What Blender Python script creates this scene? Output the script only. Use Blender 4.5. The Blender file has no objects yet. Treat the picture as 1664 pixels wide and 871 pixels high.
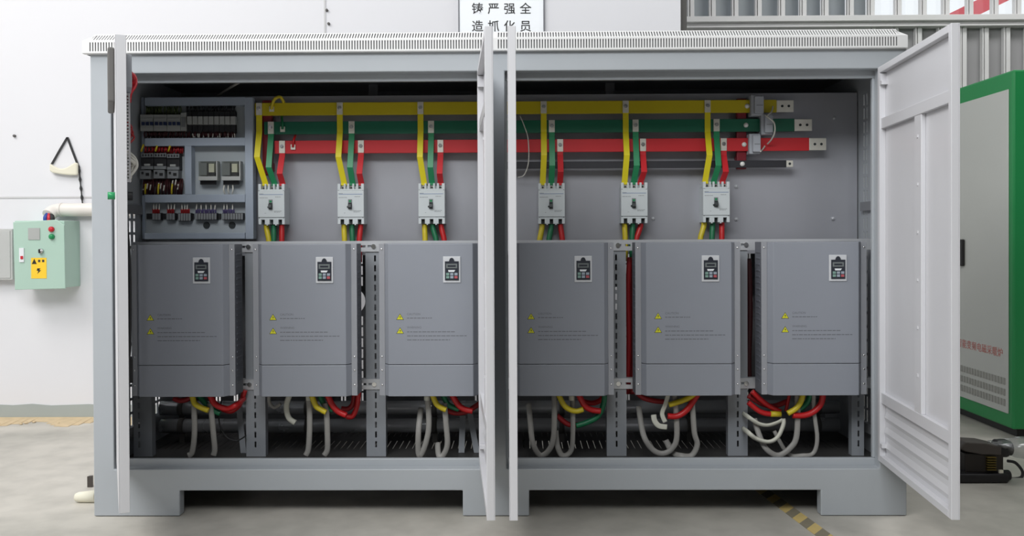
import bpy, bmesh, math, random
from mathutils import Vector, Matrix
random.seed(7)
sc = bpy.context.scene
C = sc.collection

# ------------------------------------------------------------------ camera
F, SY = 1421.16, -39.694
CAM = Vector((.10325, -3.55485, 1.14406))
YAW, PITCH, ROLL = -.01184, -.00899, -.0045
fw = Vector((math.sin(YAW)*math.cos(PITCH), math.cos(YAW)*math.cos(PITCH), math.sin(PITCH)))
r0 = Vector((math.cos(YAW), -math.sin(YAW), 0)); u0 = r0.cross(fw)
rt = r0*math.cos(ROLL) + u0*math.sin(ROLL); up = u0*math.cos(ROLL) - r0*math.sin(ROLL)
cd = bpy.data.cameras.new('camera'); cam = bpy.data.objects.new('camera', cd); C.objects.link(cam)
cam.matrix_world = Matrix(((rt.x, up.x, -fw.x, CAM.x), (rt.y, up.y, -fw.y, CAM.y), (rt.z, up.z, -fw.z, CAM.z), (0, 0, 0, 1)))
cd.sensor_fit = 'HORIZONTAL'; cd.sensor_width = 36; cd.lens = F*36/1664; cd.shift_y = SY/1664
cd.clip_start = .05; cd.clip_end = 200
sc.camera = cam

# ------------------------------------------------------------------ light
sc.view_settings.view_transform = 'Standard'; sc.view_settings.look = 'None'
sc.view_settings.gamma = 1; sc.view_settings.exposure = 0; sc.view_settings.use_curve_mapping = False
w = bpy.data.worlds.new('world'); sc.world = w; w.use_nodes = True
bg = w.node_tree.nodes['Background']; bg.inputs[0].default_value = (.93, .96, 1, 1); bg.inputs[1].default_value = 1.15

def area(name, loc, target, sx, sy, power, col=(1, 1, 1)):
    l = bpy.data.lights.new(name, 'AREA'); l.shape = 'RECTANGLE'; l.size = sx; l.size_y = sy; l.energy = power; l.color = col
    o = bpy.data.objects.new(name, l); C.objects.link(o); o.location = loc
    o.rotation_euler = (Vector(target)-Vector(loc)).to_track_quat('-Z', 'Y').to_euler()
    return o
area('left_skylight', (-4.4, -1.8, 5.8), (-3.8, -1.3, 0), 3, 4, 305, (1, .97, .94))
area('front_window', (-1.3, -4.3, 4.5), (0, .5, 2.0), 4.5, 1.8, 248, (.97, .99, 1))
area('rear_fill_light', (4.2, .8, 5.7), (3.2, 3.6, 2.2), 3, 1.5, 130, (1, 1, 1))  # unseen fill lamp, added to brighten the rear structure

# ------------------------------------------------------------------ helpers
def P(px, py, Y):
    d = rt*((px-832)/F) + up*(-(py-435.5-SY)/F) + fw
    return CAM + d*((Y-CAM.y)/d.y)
def PXp(px, py, X):
    d = rt*((px-832)/F) + up*(-(py-435.5-SY)/F) + fw
    return CAM + d*((X-CAM.x)/d.x)
def PF(px, py, z=0):
    d = rt*((px-832)/F) + up*(-(py-435.5-SY)/F) + fw
    return CAM + d*((z-CAM.z)/d.z)
def lin(c):
    c /= 255
    return c/12.92 if c <= .04045 else ((c+.055)/1.055)**2.4

def mat(name, rgb, rough=.5, metal=0., var=.05, scale=6, bump=0., spec=.5, coords='Object'):
    m = bpy.data.materials.new(name); m.use_nodes = True; nt = m.node_tree; N = nt.nodes; L = nt.links
    b = N['Principled BSDF']; b.inputs['Metallic'].default_value = metal; b.inputs['Specular IOR Level'].default_value = spec
    col = [lin(v) for v in rgb]
    tc = N.new('ShaderNodeTexCoord'); nz = N.new('ShaderNodeTexNoise')
    nz.inputs['Scale'].default_value = scale; nz.inputs['Detail'].default_value = 5
    L.new(tc.outputs[coords], nz.inputs['Vector'])
    mx = N.new('ShaderNodeMix'); mx.data_type = 'RGBA'
    mx.inputs['A'].default_value = (*[v*(1-var) for v in col], 1); mx.inputs['B'].default_value = (*[min(1, v*(1+var)) for v in col], 1)
    L.new(nz.outputs['Fac'], mx.inputs['Factor']); L.new(mx.outputs['Result'], b.inputs['Base Color'])
    mr = N.new('ShaderNodeMapRange'); mr.inputs['To Min'].default_value = max(.02, rough-.06); mr.inputs['To Max'].default_value = min(1, rough+.06)
    L.new(nz.outputs['Fac'], mr.inputs['Value']); L.new(mr.outputs['Result'], b.inputs['Roughness'])
    if bump:
        n2 = N.new('ShaderNodeTexNoise'); n2.inputs['Scale'].default_value = scale*25; n2.inputs['Detail'].default_value = 3
        L.new(tc.outputs[coords], n2.inputs['Vector'])
        bp = N.new('ShaderNodeBump'); bp.inputs['Strength'].default_value = bump; bp.inputs['Distance'].default_value = .002
        L.new(n2.outputs['Fac'], bp.inputs['Height']); L.new(bp.outputs['Normal'], b.inputs['Normal'])
    return m

M = {}
def dm(key, *a, **k): M[key] = mat(key, *a, **k)
dm('frame_paint', (170, 175, 180), .38, var=.03, bump=.05)
dm('door_paint', (209, 209, 213), .35, var=.02)
dm('roof_paint', (226, 226, 226), .4, var=.02)
dm('baffle', (120, 122, 124), .6)
dm('inner_paint', (130, 132, 136), .5, var=.04)
dm('plate', (174, 175, 182), .36, metal=.35, var=.12, scale=2.5)
dm('rail', (205, 207, 211), .4, metal=.4)
dm('post', (150, 154, 160), .45)
dm('drive_box', (106, 109, 118), .5, var=.03)
dm('drive_cover', (140, 144, 153), .45, var=.04, scale=3, bump=.08)
dm('drive_flange', (150, 152, 158), .4)
dm('drive_ink', (106, 108, 115), .7)
dm('label_ink', (52, 52, 52), .6)
dm('joint', (202, 202, 203), .8)
dm('keypad_bezel', (200, 202, 206), .4)
dm('keypad_black', (38, 42, 52), .4)
dm('lcd', (112, 118, 118), .2)
dm('logo_white', (225, 228, 232), .5)
dm('btn_grey', (150, 160, 172), .5)
dm('btn_green', (120, 152, 142), .5)
dm('btn_red', (176, 84, 92), .5)
dm('warn_yellow', (206, 204, 40), .5)
dm('ink_black', (30, 30, 30), .6)
dm('chrome', (225, 225, 225), .22, metal=1)
dm('tinned', (228, 225, 214), .35, metal=.45, var=.12, scale=30)
dm('bar_yellow', (196, 178, 14), .45, var=.06)
dm('branch_yellow', (222, 206, 24), .4, var=.05)
dm('bar_green', (14, 100, 74), .45, var=.06)
dm('branch_green', (28, 132, 84), .42, var=.05)
dm('bar_red', (200, 34, 42), .45, var=.06)
dm('bar_black', (40, 40, 46), .5)
dm('insulator', (120, 18, 34), .4)
dm('breaker', (206, 212, 214), .45, var=.02)
dm('breaker_dark', (38, 44, 46), .5)
dm('breaker_blue', (120, 140, 176), .5)
dm('bolt_nickel', (238, 238, 234), .3, metal=.1)
dm('ct_grey', (172, 176, 184), .5)
dm('duct', (158, 168, 182), .5, var=.03)
dm('cp_plate', (168, 175, 180), .5)
dm('comp_white', (168, 170, 168), .5)
dm('comp_black', (34, 34, 37), .5)
dm('comp_grey', (128, 131, 134), .5)
dm('comp_blue', (34, 48, 88), .5)
dm('wire_red', (150, 24, 30), .5)
dm('wire_dark', (60, 16, 20), .6)
dm('wire_green', (60, 72, 34), .6)
dm('wire_white', (205, 203, 195), .5)
dm('wire_violet', (84, 74, 120), .6)
dm('cable_yellow', (206, 186, 40), .4)
dm('cable_green', (20, 110, 72), .4)
dm('cable_red', (190, 26, 30), .4)
dm('cable_grey', (150, 148, 144), .5, bump=.2)
dm('cable_white', (206, 206, 194), .5)
dm('cable_black', (28, 28, 30), .5)
dm('pipe_steel', (190, 192, 196), .26, metal=.3)
dm('wall_white', (224, 224, 228), .8, var=.025, scale=1.2, bump=.1)
dm('skirting', (164, 171, 169), .7, var=.05)
dm('sand', (205, 184, 150), .9, var=.2, scale=18, bump=.5)
dm('mint', (172, 200, 186), .45, var=.02)
dm('grey_box', (186, 187, 186), .5)
dm('pvc', (228, 222, 216), .4)
dm('cloth', (226, 222, 204), .9, var=.06)
dm('cord_black', (40, 40, 42), .7)
dm('red_plastic', (196, 34, 48), .35)
dm('green_plastic', (28, 140, 84), .35)
dm('blue_wire', (40, 70, 150), .5)
dm('label_yellow', (246, 202, 50), .5)
dm('sign_white', (204, 208, 213), .12, var=.01)
dm('sign_border', (90, 92, 100), .4)
dm('steel_grey', (218, 217, 216), .5, var=.05)
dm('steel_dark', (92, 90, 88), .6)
dm('rear_panel', (150, 149, 150), .6, var=.12, scale=2)
dm('frosted', (158, 164, 168), .4, var=.1, scale=1.5)
M['frosted'].node_tree.nodes['Principled BSDF'].inputs['Transmission Weight'].default_value = .35
dm('floor_sheet', (66, 65, 64), .5)
dm('crane_red', (240, 104, 112), .5)
dm('machine_green', (34, 134, 74), .3, var=.04)
dm('machine_panel', (188, 190, 185), .35, var=.02)
dm('vent_grey', (152, 152, 146), .6)
dm('letter_red', (186, 116, 108), .5)
dm('iron', (44, 39, 36), .6, metal=.3, var=.2, scale=20)
dm('iron_black', (26, 24, 26), .5)
dm('copper_coil', (96, 82, 34), .4, metal=.5)
dm('slab_brown', (70, 64, 60), .6, var=.15, scale=20)
dm('ceiling_grey', (150, 150, 150), .8)
dm('hall_wall', (120, 122, 118), .8)
dm('bag_grey', (196, 198, 200), .2)

def concrete():
    m = bpy.data.materials.new('concrete'); m.use_nodes = True; nt = m.node_tree; N = nt.nodes; L = nt.links
    b = N['Principled BSDF']; tc = N.new('ShaderNodeTexCoord')
    def noise(s, d, dist=0):
        n = N.new('ShaderNodeTexNoise'); n.inputs['Scale'].default_value = s; n.inputs['Detail'].default_value = d; n.inputs['Distortion'].default_value = dist
        L.new(tc.outputs['Object'], n.inputs['Vector']); return n
    n1, n2 = noise(.9, 6, .6), noise(7, 6)
    rp = N.new('ShaderNodeValToRGB'); e = rp.color_ramp.elements
    e[0].position = .32; e[0].color = (lin(170), lin(167), lin(158), 1); e[1].position = .68; e[1].color = (lin(202), lin(197), lin(188), 1)
    L.new(n1.outputs['Fac'], rp.inputs[0])
    r2 = N.new('ShaderNodeValToRGB'); e = r2.color_ramp.elements
    e[0].position = .3; e[0].color = (.82, .82, .82, 1); e[1].position = .6; e[1].color = (1, 1, 1, 1)
    L.new(n2.outputs['Fac'], r2.inputs[0])
    mx = N.new('ShaderNodeMix'); mx.data_type = 'RGBA'; mx.blend_type = 'MULTIPLY'; mx.inputs['Factor'].default_value = 1
    L.new(rp.outputs[0], mx.inputs['A']); L.new(r2.outputs[0], mx.inputs['B']); L.new(mx.outputs['Result'], b.inputs['Base Color'])
    mr = N.new('ShaderNodeMapRange'); mr.inputs['To Min'].default_value = .35; mr.inputs['To Max'].default_value = .6
    L.new(n1.outputs['Fac'], mr.inputs['Value']); L.new(mr.outputs['Result'], b.inputs['Roughness'])
    bp = N.new('ShaderNodeBump'); bp.inputs['Strength'].default_value = .15; bp.inputs['Distance'].default_value = .004
    L.new(n2.outputs['Fac'], bp.inputs['Height']); L.new(bp.outputs['Normal'], b.inputs['Normal'])
    return m
M['concrete'] = concrete()
def glassy(name, tint, refl=.12, rough=.05):
    m = bpy.data.materials.new(name); m.use_nodes = True; nt = m.node_tree; N = nt.nodes; L = nt.links
    N.remove(N['Principled BSDF']); out = N['Material Output']
    t = N.new('ShaderNodeBsdfTransparent'); t.inputs[0].default_value = (*tint, 1)
    g = N.new('ShaderNodeBsdfGlossy'); g.inputs['Roughness'].default_value = rough
    mx = N.new('ShaderNodeMixShader'); mx.inputs[0].default_value = refl
    L.new(t.outputs[0], mx.inputs[1]); L.new(g.outputs[0], mx.inputs[2]); L.new(mx.outputs[0], out.inputs[0])
    return m
M['glass'] = glassy('clear_glass', (.96, .97, .97), .06)
M['clear_plastic'] = glassy('clear_plastic', (.8, .82, .78), .12, .15)
M['bag_film'] = glassy('bag_film', (.86, .87, .88), .2, .35)
def hazard():
    m = bpy.data.materials.new('hazard_stripes'); m.use_nodes = True; nt = m.node_tree; N = nt.nodes; L = nt.links
    b = N['Principled BSDF']; b.inputs['Roughness'].default_value = .6
    tc = N.new('ShaderNodeTexCoord'); sp = N.new('ShaderNodeSeparateXYZ'); L.new(tc.outputs['Object'], sp.inputs[0])
    ad = N.new('ShaderNodeMath'); ad.operation = 'ADD'; L.new(sp.outputs['X'], ad.inputs[0]); L.new(sp.outputs['Y'], ad.inputs[1])
    fr = N.new('ShaderNodeMath'); fr.operation = 'MULTIPLY'; fr.inputs[1].default_value = 1/.13; L.new(ad.outputs[0], fr.inputs[0])
    f2 = N.new('ShaderNodeMath'); f2.operation = 'FRACT'; L.new(fr.outputs[0], f2.inputs[0])
    gt = N.new('ShaderNodeMath'); gt.operation = 'GREATER_THAN'; gt.inputs[1].default_value = .5; L.new(f2.outputs[0], gt.inputs[0])
    nz = N.new('ShaderNodeTexNoise'); nz.inputs['Scale'].default_value = 25; L.new(tc.outputs['Object'], nz.inputs['Vector'])
    mx = N.new('ShaderNodeMix'); mx.data_type = 'RGBA'; mx.inputs['A'].default_value = (lin(128), lin(122), lin(104), 1); mx.inputs['B'].default_value = (lin(222), lin(194), lin(116), 1)
    L.new(gt.outputs[0], mx.inputs['Factor'])
    m2 = N.new('ShaderNodeMix'); m2.data_type = 'RGBA'; m2.inputs['B'].default_value = (lin(160), lin(150), lin(128), 1)
    ml = N.new('ShaderNodeMath'); ml.operation = 'MULTIPLY'; ml.inputs[1].default_value = .5; L.new(nz.outputs['Fac'], ml.inputs[0])
    L.new(ml.outputs[0], m2.inputs['Factor']); L.new(mx.outputs['Result'], m2.inputs['A']); L.new(m2.outputs['Result'], b.inputs['Base Color'])
    return m
M['hazard'] = hazard()

def catmull(pts, k=6):
    pts = [Vector(p) for p in pts]; o = []
    for i in range(len(pts)-1):
        a, b, c, d = pts[max(0, i-1)], pts[i], pts[i+1], pts[min(len(pts)-1, i+2)]
        for j in range(k):
            t = j/k
            o.append(.5*((2*b)+(c-a)*t+(2*a-5*b+4*c-d)*t*t+(3*b-a-3*c+d)*t**3))
    o.append(pts[-1]); return o

class MB:
    def __init__(s): s.bm = bmesh.new(); s.M = None
    def v(s, p):
        p = Vector(p)
        return s.bm.verts.new(s.M @ p if s.M else p)
    def hexa(s, p):
        q = [s.v(x) for x in p]
        for f in ((0, 3, 2, 1), (4, 5, 6, 7), (0, 1, 5, 4), (1, 2, 6, 5), (2, 3, 7, 6), (3, 0, 4, 7)): s.bm.faces.new([q[i] for i in f])
    def box(s, x0, x1, y0, y1, z0, z1):
        s.hexa(((x0, y0, z0), (x1, y0, z0), (x1, y1, z0), (x0, y1, z0), (x0, y0, z1), (x1, y0, z1), (x1, y1, z1), (x0, y1, z1)))
    def prism(s, poly, axis, a, b):
        f = {'y': lambda u, v, t: (u, t, v), 'x': lambda u, v, t: (t, u, v), 'z': lambda u, v, t: (u, v, t)}[axis]
        A = [s.v(f(u, v, a)) for u, v in poly]; B = [s.v(f(u, v, b)) for u, v in poly]; n = len(poly)
        s.bm.faces.new(A); s.bm.faces.new(B[::-1])
        for i in range(n): s.bm.faces.new((A[i], A[(i+1) % n], B[(i+1) % n], B[i]))
    def tube(s, pts, r, n=10, flat=1., ref=None):
        pts = [Vector(p) for p in pts]; N = len(pts); rings = []
        T = [(pts[min(i+1, N-1)]-pts[max(i-1, 0)]).normalized() for i in range(N)]
        a = Vector(ref) if ref else (Vector((0, 1, 0)) if abs(T[0].y) < .9 else Vector((1, 0, 0)))
        a = (a-T[0]*a.dot(T[0])).normalized()
        for i in range(N):
            a = (a-T[i]*a.dot(T[i])).normalized(); b = T[i].cross(a)
            rr = r[i] if isinstance(r, (list, tuple)) else r
            rings.append([s.v(pts[i]+a*(math.cos(2*math.pi*k/n)*rr*flat)+b*(math.sin(2*math.pi*k/n)*rr)) for k in range(n)])
        for i in range(N-1):
            for k in range(n):
                f = s.bm.faces.new((rings[i][k], rings[i][(k+1) % n], rings[i+1][(k+1) % n], rings[i+1][k])); f.smooth = True
        s.bm.faces.new(rings[0][::-1]); s.bm.faces.new(rings[-1])
    def cyl(s, p0, p1, r, n=16, r2=None):
        s.tube([p0, p1], [r, r if r2 is None else r2], n)
    def strip(s, pts, wdt, th, side=(1, 0, 0)):
        """a flat bar bent along pts, its width along side"""
        pts = [Vector(p) for p in pts]; sd = Vector(side)*(wdt/2); N = len(pts); R = []
        for i in range(N):
            t = (pts[min(i+1, N-1)]-pts[max(i-1, 0)]).normalized(); nn = t.cross(Vector(side)).normalized()*(th/2)
            R.append([s.v(pts[i]+a*sd+b*nn) for a, b in ((-1, -1), (1, -1), (1, 1), (-1, 1))])
        for i in range(N-1):
            for k in range(4): s.bm.faces.new((R[i][k], R[i][(k+1) % 4], R[i+1][(k+1) % 4], R[i+1][k]))
        s.bm.faces.new(R[0][::-1]); s.bm.faces.new(R[-1])
    def slotted(s, axis, a, b, U, V, cols, rows):
        def bx(u0, u1, v0, v1):
            if u1-u0 < 1e-5 or v1-v0 < 1e-5: return
            if axis == 'y': s.box(u0, u1, a, b, v0, v1)
            elif axis == 'x': s.box(a, b, u0, u1, v0, v1)
            else: s.box(u0, u1, v0, v1, a, b)
        u = U[0]
        for c0, c1 in cols:
            bx(u, c0, *V); v = V[0]
            for q0, q1 in rows: bx(c0, c1, v, q0); v = q1
            bx(c0, c1, v, V[1]); u = c1
        bx(u, U[1], *V)
    def cells(s, xs, zs, rows, y0, y1):
        """one plate made of the filled cells of a grid, rows from the bottom up"""
        V = {}
        def g(i, j, y):
            k = (i, j, y)
            if k not in V: V[k] = s.v((xs[i], y, zs[j]))
            return V[k]
        on = lambda i, j: 0 <= j < len(rows) and 0 <= i < len(rows[0]) and rows[j][i] == 'X'
        for j in range(len(rows)):
            for i in range(len(rows[0])):
                if not on(i, j): continue
                s.bm.faces.new((g(i, j, y0), g(i+1, j, y0), g(i+1, j+1, y0), g(i, j+1, y0)))
                s.bm.faces.new((g(i, j, y1), g(i, j+1, y1), g(i+1, j+1, y1), g(i+1, j, y1)))
                for di, dj, a, c in ((-1, 0, (0, 0), (0, 1)), (1, 0, (1, 0), (1, 1)), (0, -1, (0, 0), (1, 0)), (0, 1, (0, 1), (1, 1))):
                    if not on(i+di, j+dj):
                        s.bm.faces.new((g(i+a[0], j+a[1], y0), g(i+c[0], j+c[1], y0), g(i+c[0], j+c[1], y1), g(i+a[0], j+a[1], y1)))
        bmesh.ops.dissolve_limit(s.bm, angle_limit=.01, verts=s.bm.verts[:], edges=s.bm.edges[:])
    def dome(s, c, r, h, n=16, ax=(0, -1, 0)):
        c = Vector(c); ax = Vector(ax); a = ax.orthogonal().normalized(); b = ax.cross(a); R = []
        for j in range(4):
            t = j/4*math.pi/2
            R.append([s.v(c+ax*(h*math.sin(t))+(a*math.cos(2*math.pi*k/n)+b*math.sin(2*math.pi*k/n))*(r*math.cos(t))) for k in range(n)])
        tip = s.v(c+ax*h)
        for j in range(3):
            for k in range(n):
                f = s.bm.faces.new((R[j][k], R[j][(k+1) % n], R[j+1][(k+1) % n], R[j+1][k])); f.smooth = True
        for k in range(n): s.bm.faces.new((R[3][k], R[3][(k+1) % n], tip)).smooth = True
        s.bm.faces.new(R[0][::-1])
    def build(s, name, m, parent=None, org=None, bevel=0.):
        bmesh.ops.recalc_face_normals(s.bm, faces=s.bm.faces[:])
        if org is None: org = parent.get('_org', (0, 0, 0)) if parent else (0, 0, 0)
        org = Vector(org)
        for vv in s.bm.verts: vv.co -= org
        me = bpy.data.meshes.new(name); s.bm.to_mesh(me); s.bm.free(); me.materials.append(M[m])
        o = bpy.data.objects.new(name, me); C.objects.link(o)
        if parent: o.parent = parent; o['_org'] = tuple(org)
        else: o.location = org; o['_org'] = tuple(org)
        if bevel:
            b = o.modifiers.new('bevel', 'BEVEL'); b.width = bevel; b.segments = 2; b.limit_method = 'ANGLE'; b.angle_limit = math.radians(40)
            b.harden_normals = False
        return o

def tag(o, label, cat, group=None, kind=None):
    o['label'] = label; o['category'] = cat
    if group: o['group'] = group
    if kind: o['kind'] = kind
    return o
def thing(name, label, cat, loc=(0, 0, 0), group=None):
    o = bpy.data.objects.new(name, None); C.objects.link(o); o.empty_display_size = .05; o.location = loc
    o['_org'] = tuple(loc); return tag(o, label, cat, group)
def struct(mb, name, m, bevel=0):
    o = mb.build(name, m, bevel=bevel); o['kind'] = 'structure'; return o
def bx(name, m, parent, x0, x1, y0, y1, z0, z1, bevel=0.):
    b = MB(); b.box(min(x0, x1), max(x0, x1), min(y0, y1), max(y0, y1), min(z0, z1), max(z0, z1)); return b.build(name, m, parent, bevel=bevel)
def copy_tree(o, parent=None):
    c = o.copy(); C.objects.link(c); c.parent = parent
    for ch in list(o.children): copy_tree(ch, c)
    return c
def pbox(mb, x0, x1, y0, y1, Y0, Y1):
    """box whose front face (depth Y0) fills the pixel rectangle, going back to depth Y1"""
    a, b = P(x0, y0, Y0), P(x1, y1, Y0); c = P((x0+x1)/2, (y0+y1)/2, Y0)
    ax, bx_ = P(x0, (y0+y1)/2, Y0).x, P(x1, (y0+y1)/2, Y0).x; az, bz = P((x0+x1)/2, y1, Y0).z, P((x0+x1)/2, y0, Y0).z
    mb.box(ax, bx_, Y0, Y1, az, bz)
    return ax, bx_, az, bz
def text(name, body, m, parent, loc, rot, size, spacing=1.0, line=1.0, align='CENTER', ext=.0004, bold=0.):
    cu = bpy.data.curves.new(name, 'FONT'); cu.body = body; cu.size = size; cu.align_x = align; cu.extrude = ext
    cu.space_character = spacing; cu.space_line = line; cu.resolution_u = 3; cu.materials.append(M[m])
    cu.offset = bold
    tmp = bpy.data.objects.new(name, cu); C.objects.link(tmp); bpy.context.view_layer.update()
    me = bpy.data.meshes.new_from_object(tmp.evaluated_get(bpy.context.evaluated_depsgraph_get())); me.name = name
    bpy.data.objects.remove(tmp); bpy.data.curves.remove(cu)
    if not me.materials: me.materials.append(M[m])
    o = bpy.data.objects.new(name, me); C.objects.link(o); o.rotation_euler = rot
    o.parent = parent; o.location = Vector(loc)-Vector(parent.get('_org', (0, 0, 0)))
    return o

# ------------------------------------------------------------------ setting
YW = 1.93                                   # face of the white back wall
xwe = P(1106, 20, YW).x
b = MB(); b.box(-9, 7, -9, 8, -.1, 0); struct(b, 'floor', 'concrete')
b = MB(); b.box(-9, xwe, YW, YW+.25, 0, 6); struct(b, 'wall_back', 'wall_white')
b = MB(); b.box(-9, 7, -9, 5.2, 6, 6.1); struct(b, 'ceiling', 'ceiling_grey')
b = MB(); b.box(6.5, 6.7, -9, 5.2, 0, 6); struct(b, 'wall_right', 'hall_wall')
b = MB(); b.box(-9, 6.7, -9.2, -9, 0, 6); struct(b, 'wall_front', 'hall_wall')
# painted skirting band with an uneven upper edge
b = MB(); zb0 = P(75, 657.5, YW).z
pts = [(-9+i*.12, zb0+random.uniform(-.006, .006)) for i in range(int((xwe+9)/.12))]
b.prism([(-9, .0)]+pts+[(xwe, zb0), (xwe, 0)], 'y', YW-.004, YW); struct(b, 'baseboard_back', 'skirting')
# panel joints of the wall
b = MB(); z = P(75, 320.5, YW).z; b.box(-9, -1.2, YW-.005, YW, z-.005, z+.005)
x = P(528, 20, YW).x; b.box(x-.006, x+.006, YW-.005, YW, 1.9, 6); struct(b, 'trim_1', 'joint')

# rear structure: beam, posts, panels and high windows
YR = 3.6
zbeam1, zbeam0 = P(1380, 27, YR).z, P(1380, 42, YR).z
x0, x1 = P(1108, 30, YR).x, 6.5
b = MB(); b.box(x0, x1, YR-.05, YR+.1, zbeam1-.045, zbeam1); b.box(x0, x1, YR, YR+.06, zbeam0, zbeam1-.045); b.box(x0, x1, YR-.03, YR+.1, zbeam0-.012, zbeam0)
struct(b, 'trim_2', 'steel_grey', .003)
b = MB(); b.box(x0-.3, x1, YR+.07, YR+.1, 0, zbeam1-.001); struct(b, 'wall_rear', 'rear_panel')
def posts(mb, xs, z0, z1):
    for px in xs:
        a = P(px, 20, YR).x
        mb.box(a-.016, a-.005, YR+.02, YR+.06, z0, z1); mb.box(a+.003, a+.036, YR+.02, YR+.06, z0, z1); mb.box(a-.016, a+.036, YR+.06, YR+.066, z0, z1)
ups = [1122, 1157, 1194, 1232, 1270, 1305, 1341, 1382, 1416, 1460, 1501, 1538, 1577, 1618, 1655, 1692]
b = MB(); posts(b, ups, zbeam1, 4.2); b.box(x0, x1, YR, YR+.15, 4.2, 4.35); wf = struct(b, 'window_1', 'steel_grey', .002)
b = MB()
for i in range(8):
    a, c = P(ups[i], 20, YR).x, P(ups[i+1], 20, YR).x
    b.hexa(((a, YR+.07, zbeam1-.05), (c, YR+.12, zbeam1-.05), (c, YR+.125, zbeam1-.05), (a, YR+.075, zbeam1-.05), (a, YR+.07, 4.3), (c, YR+.12, 4.3), (c, YR+.125, 4.3), (a, YR+.075, 4.3)))
b.box(P(1100, 20, YR).x-.2, P(1122, 20, YR).x, YR+.07, YR+.075, zbeam1-.05, 4.3)
struct(b, 'window_2', 'frosted')
b = MB(); b.box(P(1417, 20, YR).x, x1, YR+.16, YR+.166, zbeam1-.05, 4.2); struct(b, 'window_3', 'glass')
b = MB(); posts(b, [1418, 1455, 1493, 1530, 1566, 1602, 1637, 1673, 1710], 0, zbeam0-.012)
struct(b, 'trim_3', 'steel_grey', .002)
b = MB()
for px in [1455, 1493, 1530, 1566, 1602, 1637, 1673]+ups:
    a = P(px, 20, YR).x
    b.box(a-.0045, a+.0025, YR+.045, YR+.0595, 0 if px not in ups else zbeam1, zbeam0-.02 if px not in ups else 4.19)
struct(b, 'trim_gap_shade', 'steel_dark')  # added strips whose dark colour stands in for shade in the post gaps
b = MB(); b.box(xwe+.002, xwe+.05, YW+.06, YW+.2, 0, 6); struct(b, 'trim_4', 'steel_dark')
b = MB(); b.box(x0-.4, 6.5, YR+.15, YR+.4, 4.35, 6); struct(b, 'wall_rear_upper', 'hall_wall')
# red crane jib outside the high window
b = MB(); p, q = P(1520, 46, 9), P(1700, -42, 9)
b.strip([p, q], .3, .2, (0, 1, 0)); o = b.build('outside_crane_beam', 'crane_red', org=p)
tag(o, 'sloping red crane beam outside the high window, upper right', 'crane')

# ------------------------------------------------------------------ switchgear cabinet
XL, XR, H, D = -1.6575, 1.6575, 1.901, .95
cab = thing('switchgear_cabinet', 'large grey electrical cabinet with four open white doors on concrete floor', 'electrical cabinet', (0, 0, 0))
ox = [P(182.5, 440, 0).x, P(781, 440, 0).x, P(821.5, 440, 0).x, P(1429, 440, 0).x]
zt = P(806, 115.5, 0).z; zb = P(806, 762, 0).z
zbb = P(806, 797, 0).z                       # underside of the bottom beam
T = .05
fx = [(XL, P(292, 820, 0).x), (P(752, 820, 0).x, P(860, 820, 0).x), (P(1334, 820, 0).x, XR)]
b = MB()
b.cells([XL, ox[0], fx[0][1], fx[1][0], ox[1], ox[2], fx[1][1], fx[2][0], ox[3], XR], [.002, zbb, zb, zt, H],
        ['XX.XXX.XX', 'XXXXXXXXX', 'X...X...X', 'XXXXXXXXX'], 0, T)
b.build('front_frame', 'frame_paint', cab, bevel=.004)
for x0, x1 in fx:
    bx('foot', 'frame_paint', cab, x0, x1, D-.2, D, .002, zbb-.002, .003)
b = MB(); lw = .03
for x0, x1 in ((ox[0], ox[1]), (ox[2], ox[3])):
    b.box(x0-.04, x1+.04, T, T+.02, zt-lw, zt+.03); b.box(x0-.04, x1+.04, T, T+.02, zb-.03, zb+lw)
    b.box(x0-.03, x0+.008, T, T+.02, zb+lw, zt-lw); b.box(x1-.008, x1+.03, T, T+.02, zb+lw, zt-lw)
b.build('door_rebate', 'frame_paint', cab, bevel=.003)
# slotted side panels

for sgn in (-1, 1):
    X = XL if sgn < 0 else XR
    cols = [(y, y+(.018 if sgn < 0 else .01)) for y in ((.335, .378, .6, .635) if sgn < 0 else (.2, .23, .395, .43))]
    rows = [(z, z+.05) for z in [.3+.062*i for i in range(16 if sgn < 0 else 24)]]
    b = MB(); b.slotted('x', X if sgn < 0 else X-.003, X+.003 if sgn < 0 else X, (T, D), (zbb-.1, H), cols, rows)
    b.build('side_panel', 'frame_paint', cab)
    b = MB(); xi = X-sgn*.004
    z = P(1405, 333, .2).z
    bx('side_brace', 'inner_paint', cab, xi, xi-sgn*.015, T+.03, .44, z-.02, z+.02); bx('side_brace', 'inner_paint', cab, xi, xi-sgn*.02, T+.03, .48, .26, .3)
b = MB(); z0, z1 = P(1413, 262, .2).z, P(1413, 180, .2).z
b.box(XR-.0045, XR-.0032, .17, .27, z0, z1); b.build('side_cover', 'inner_paint', cab)
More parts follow.
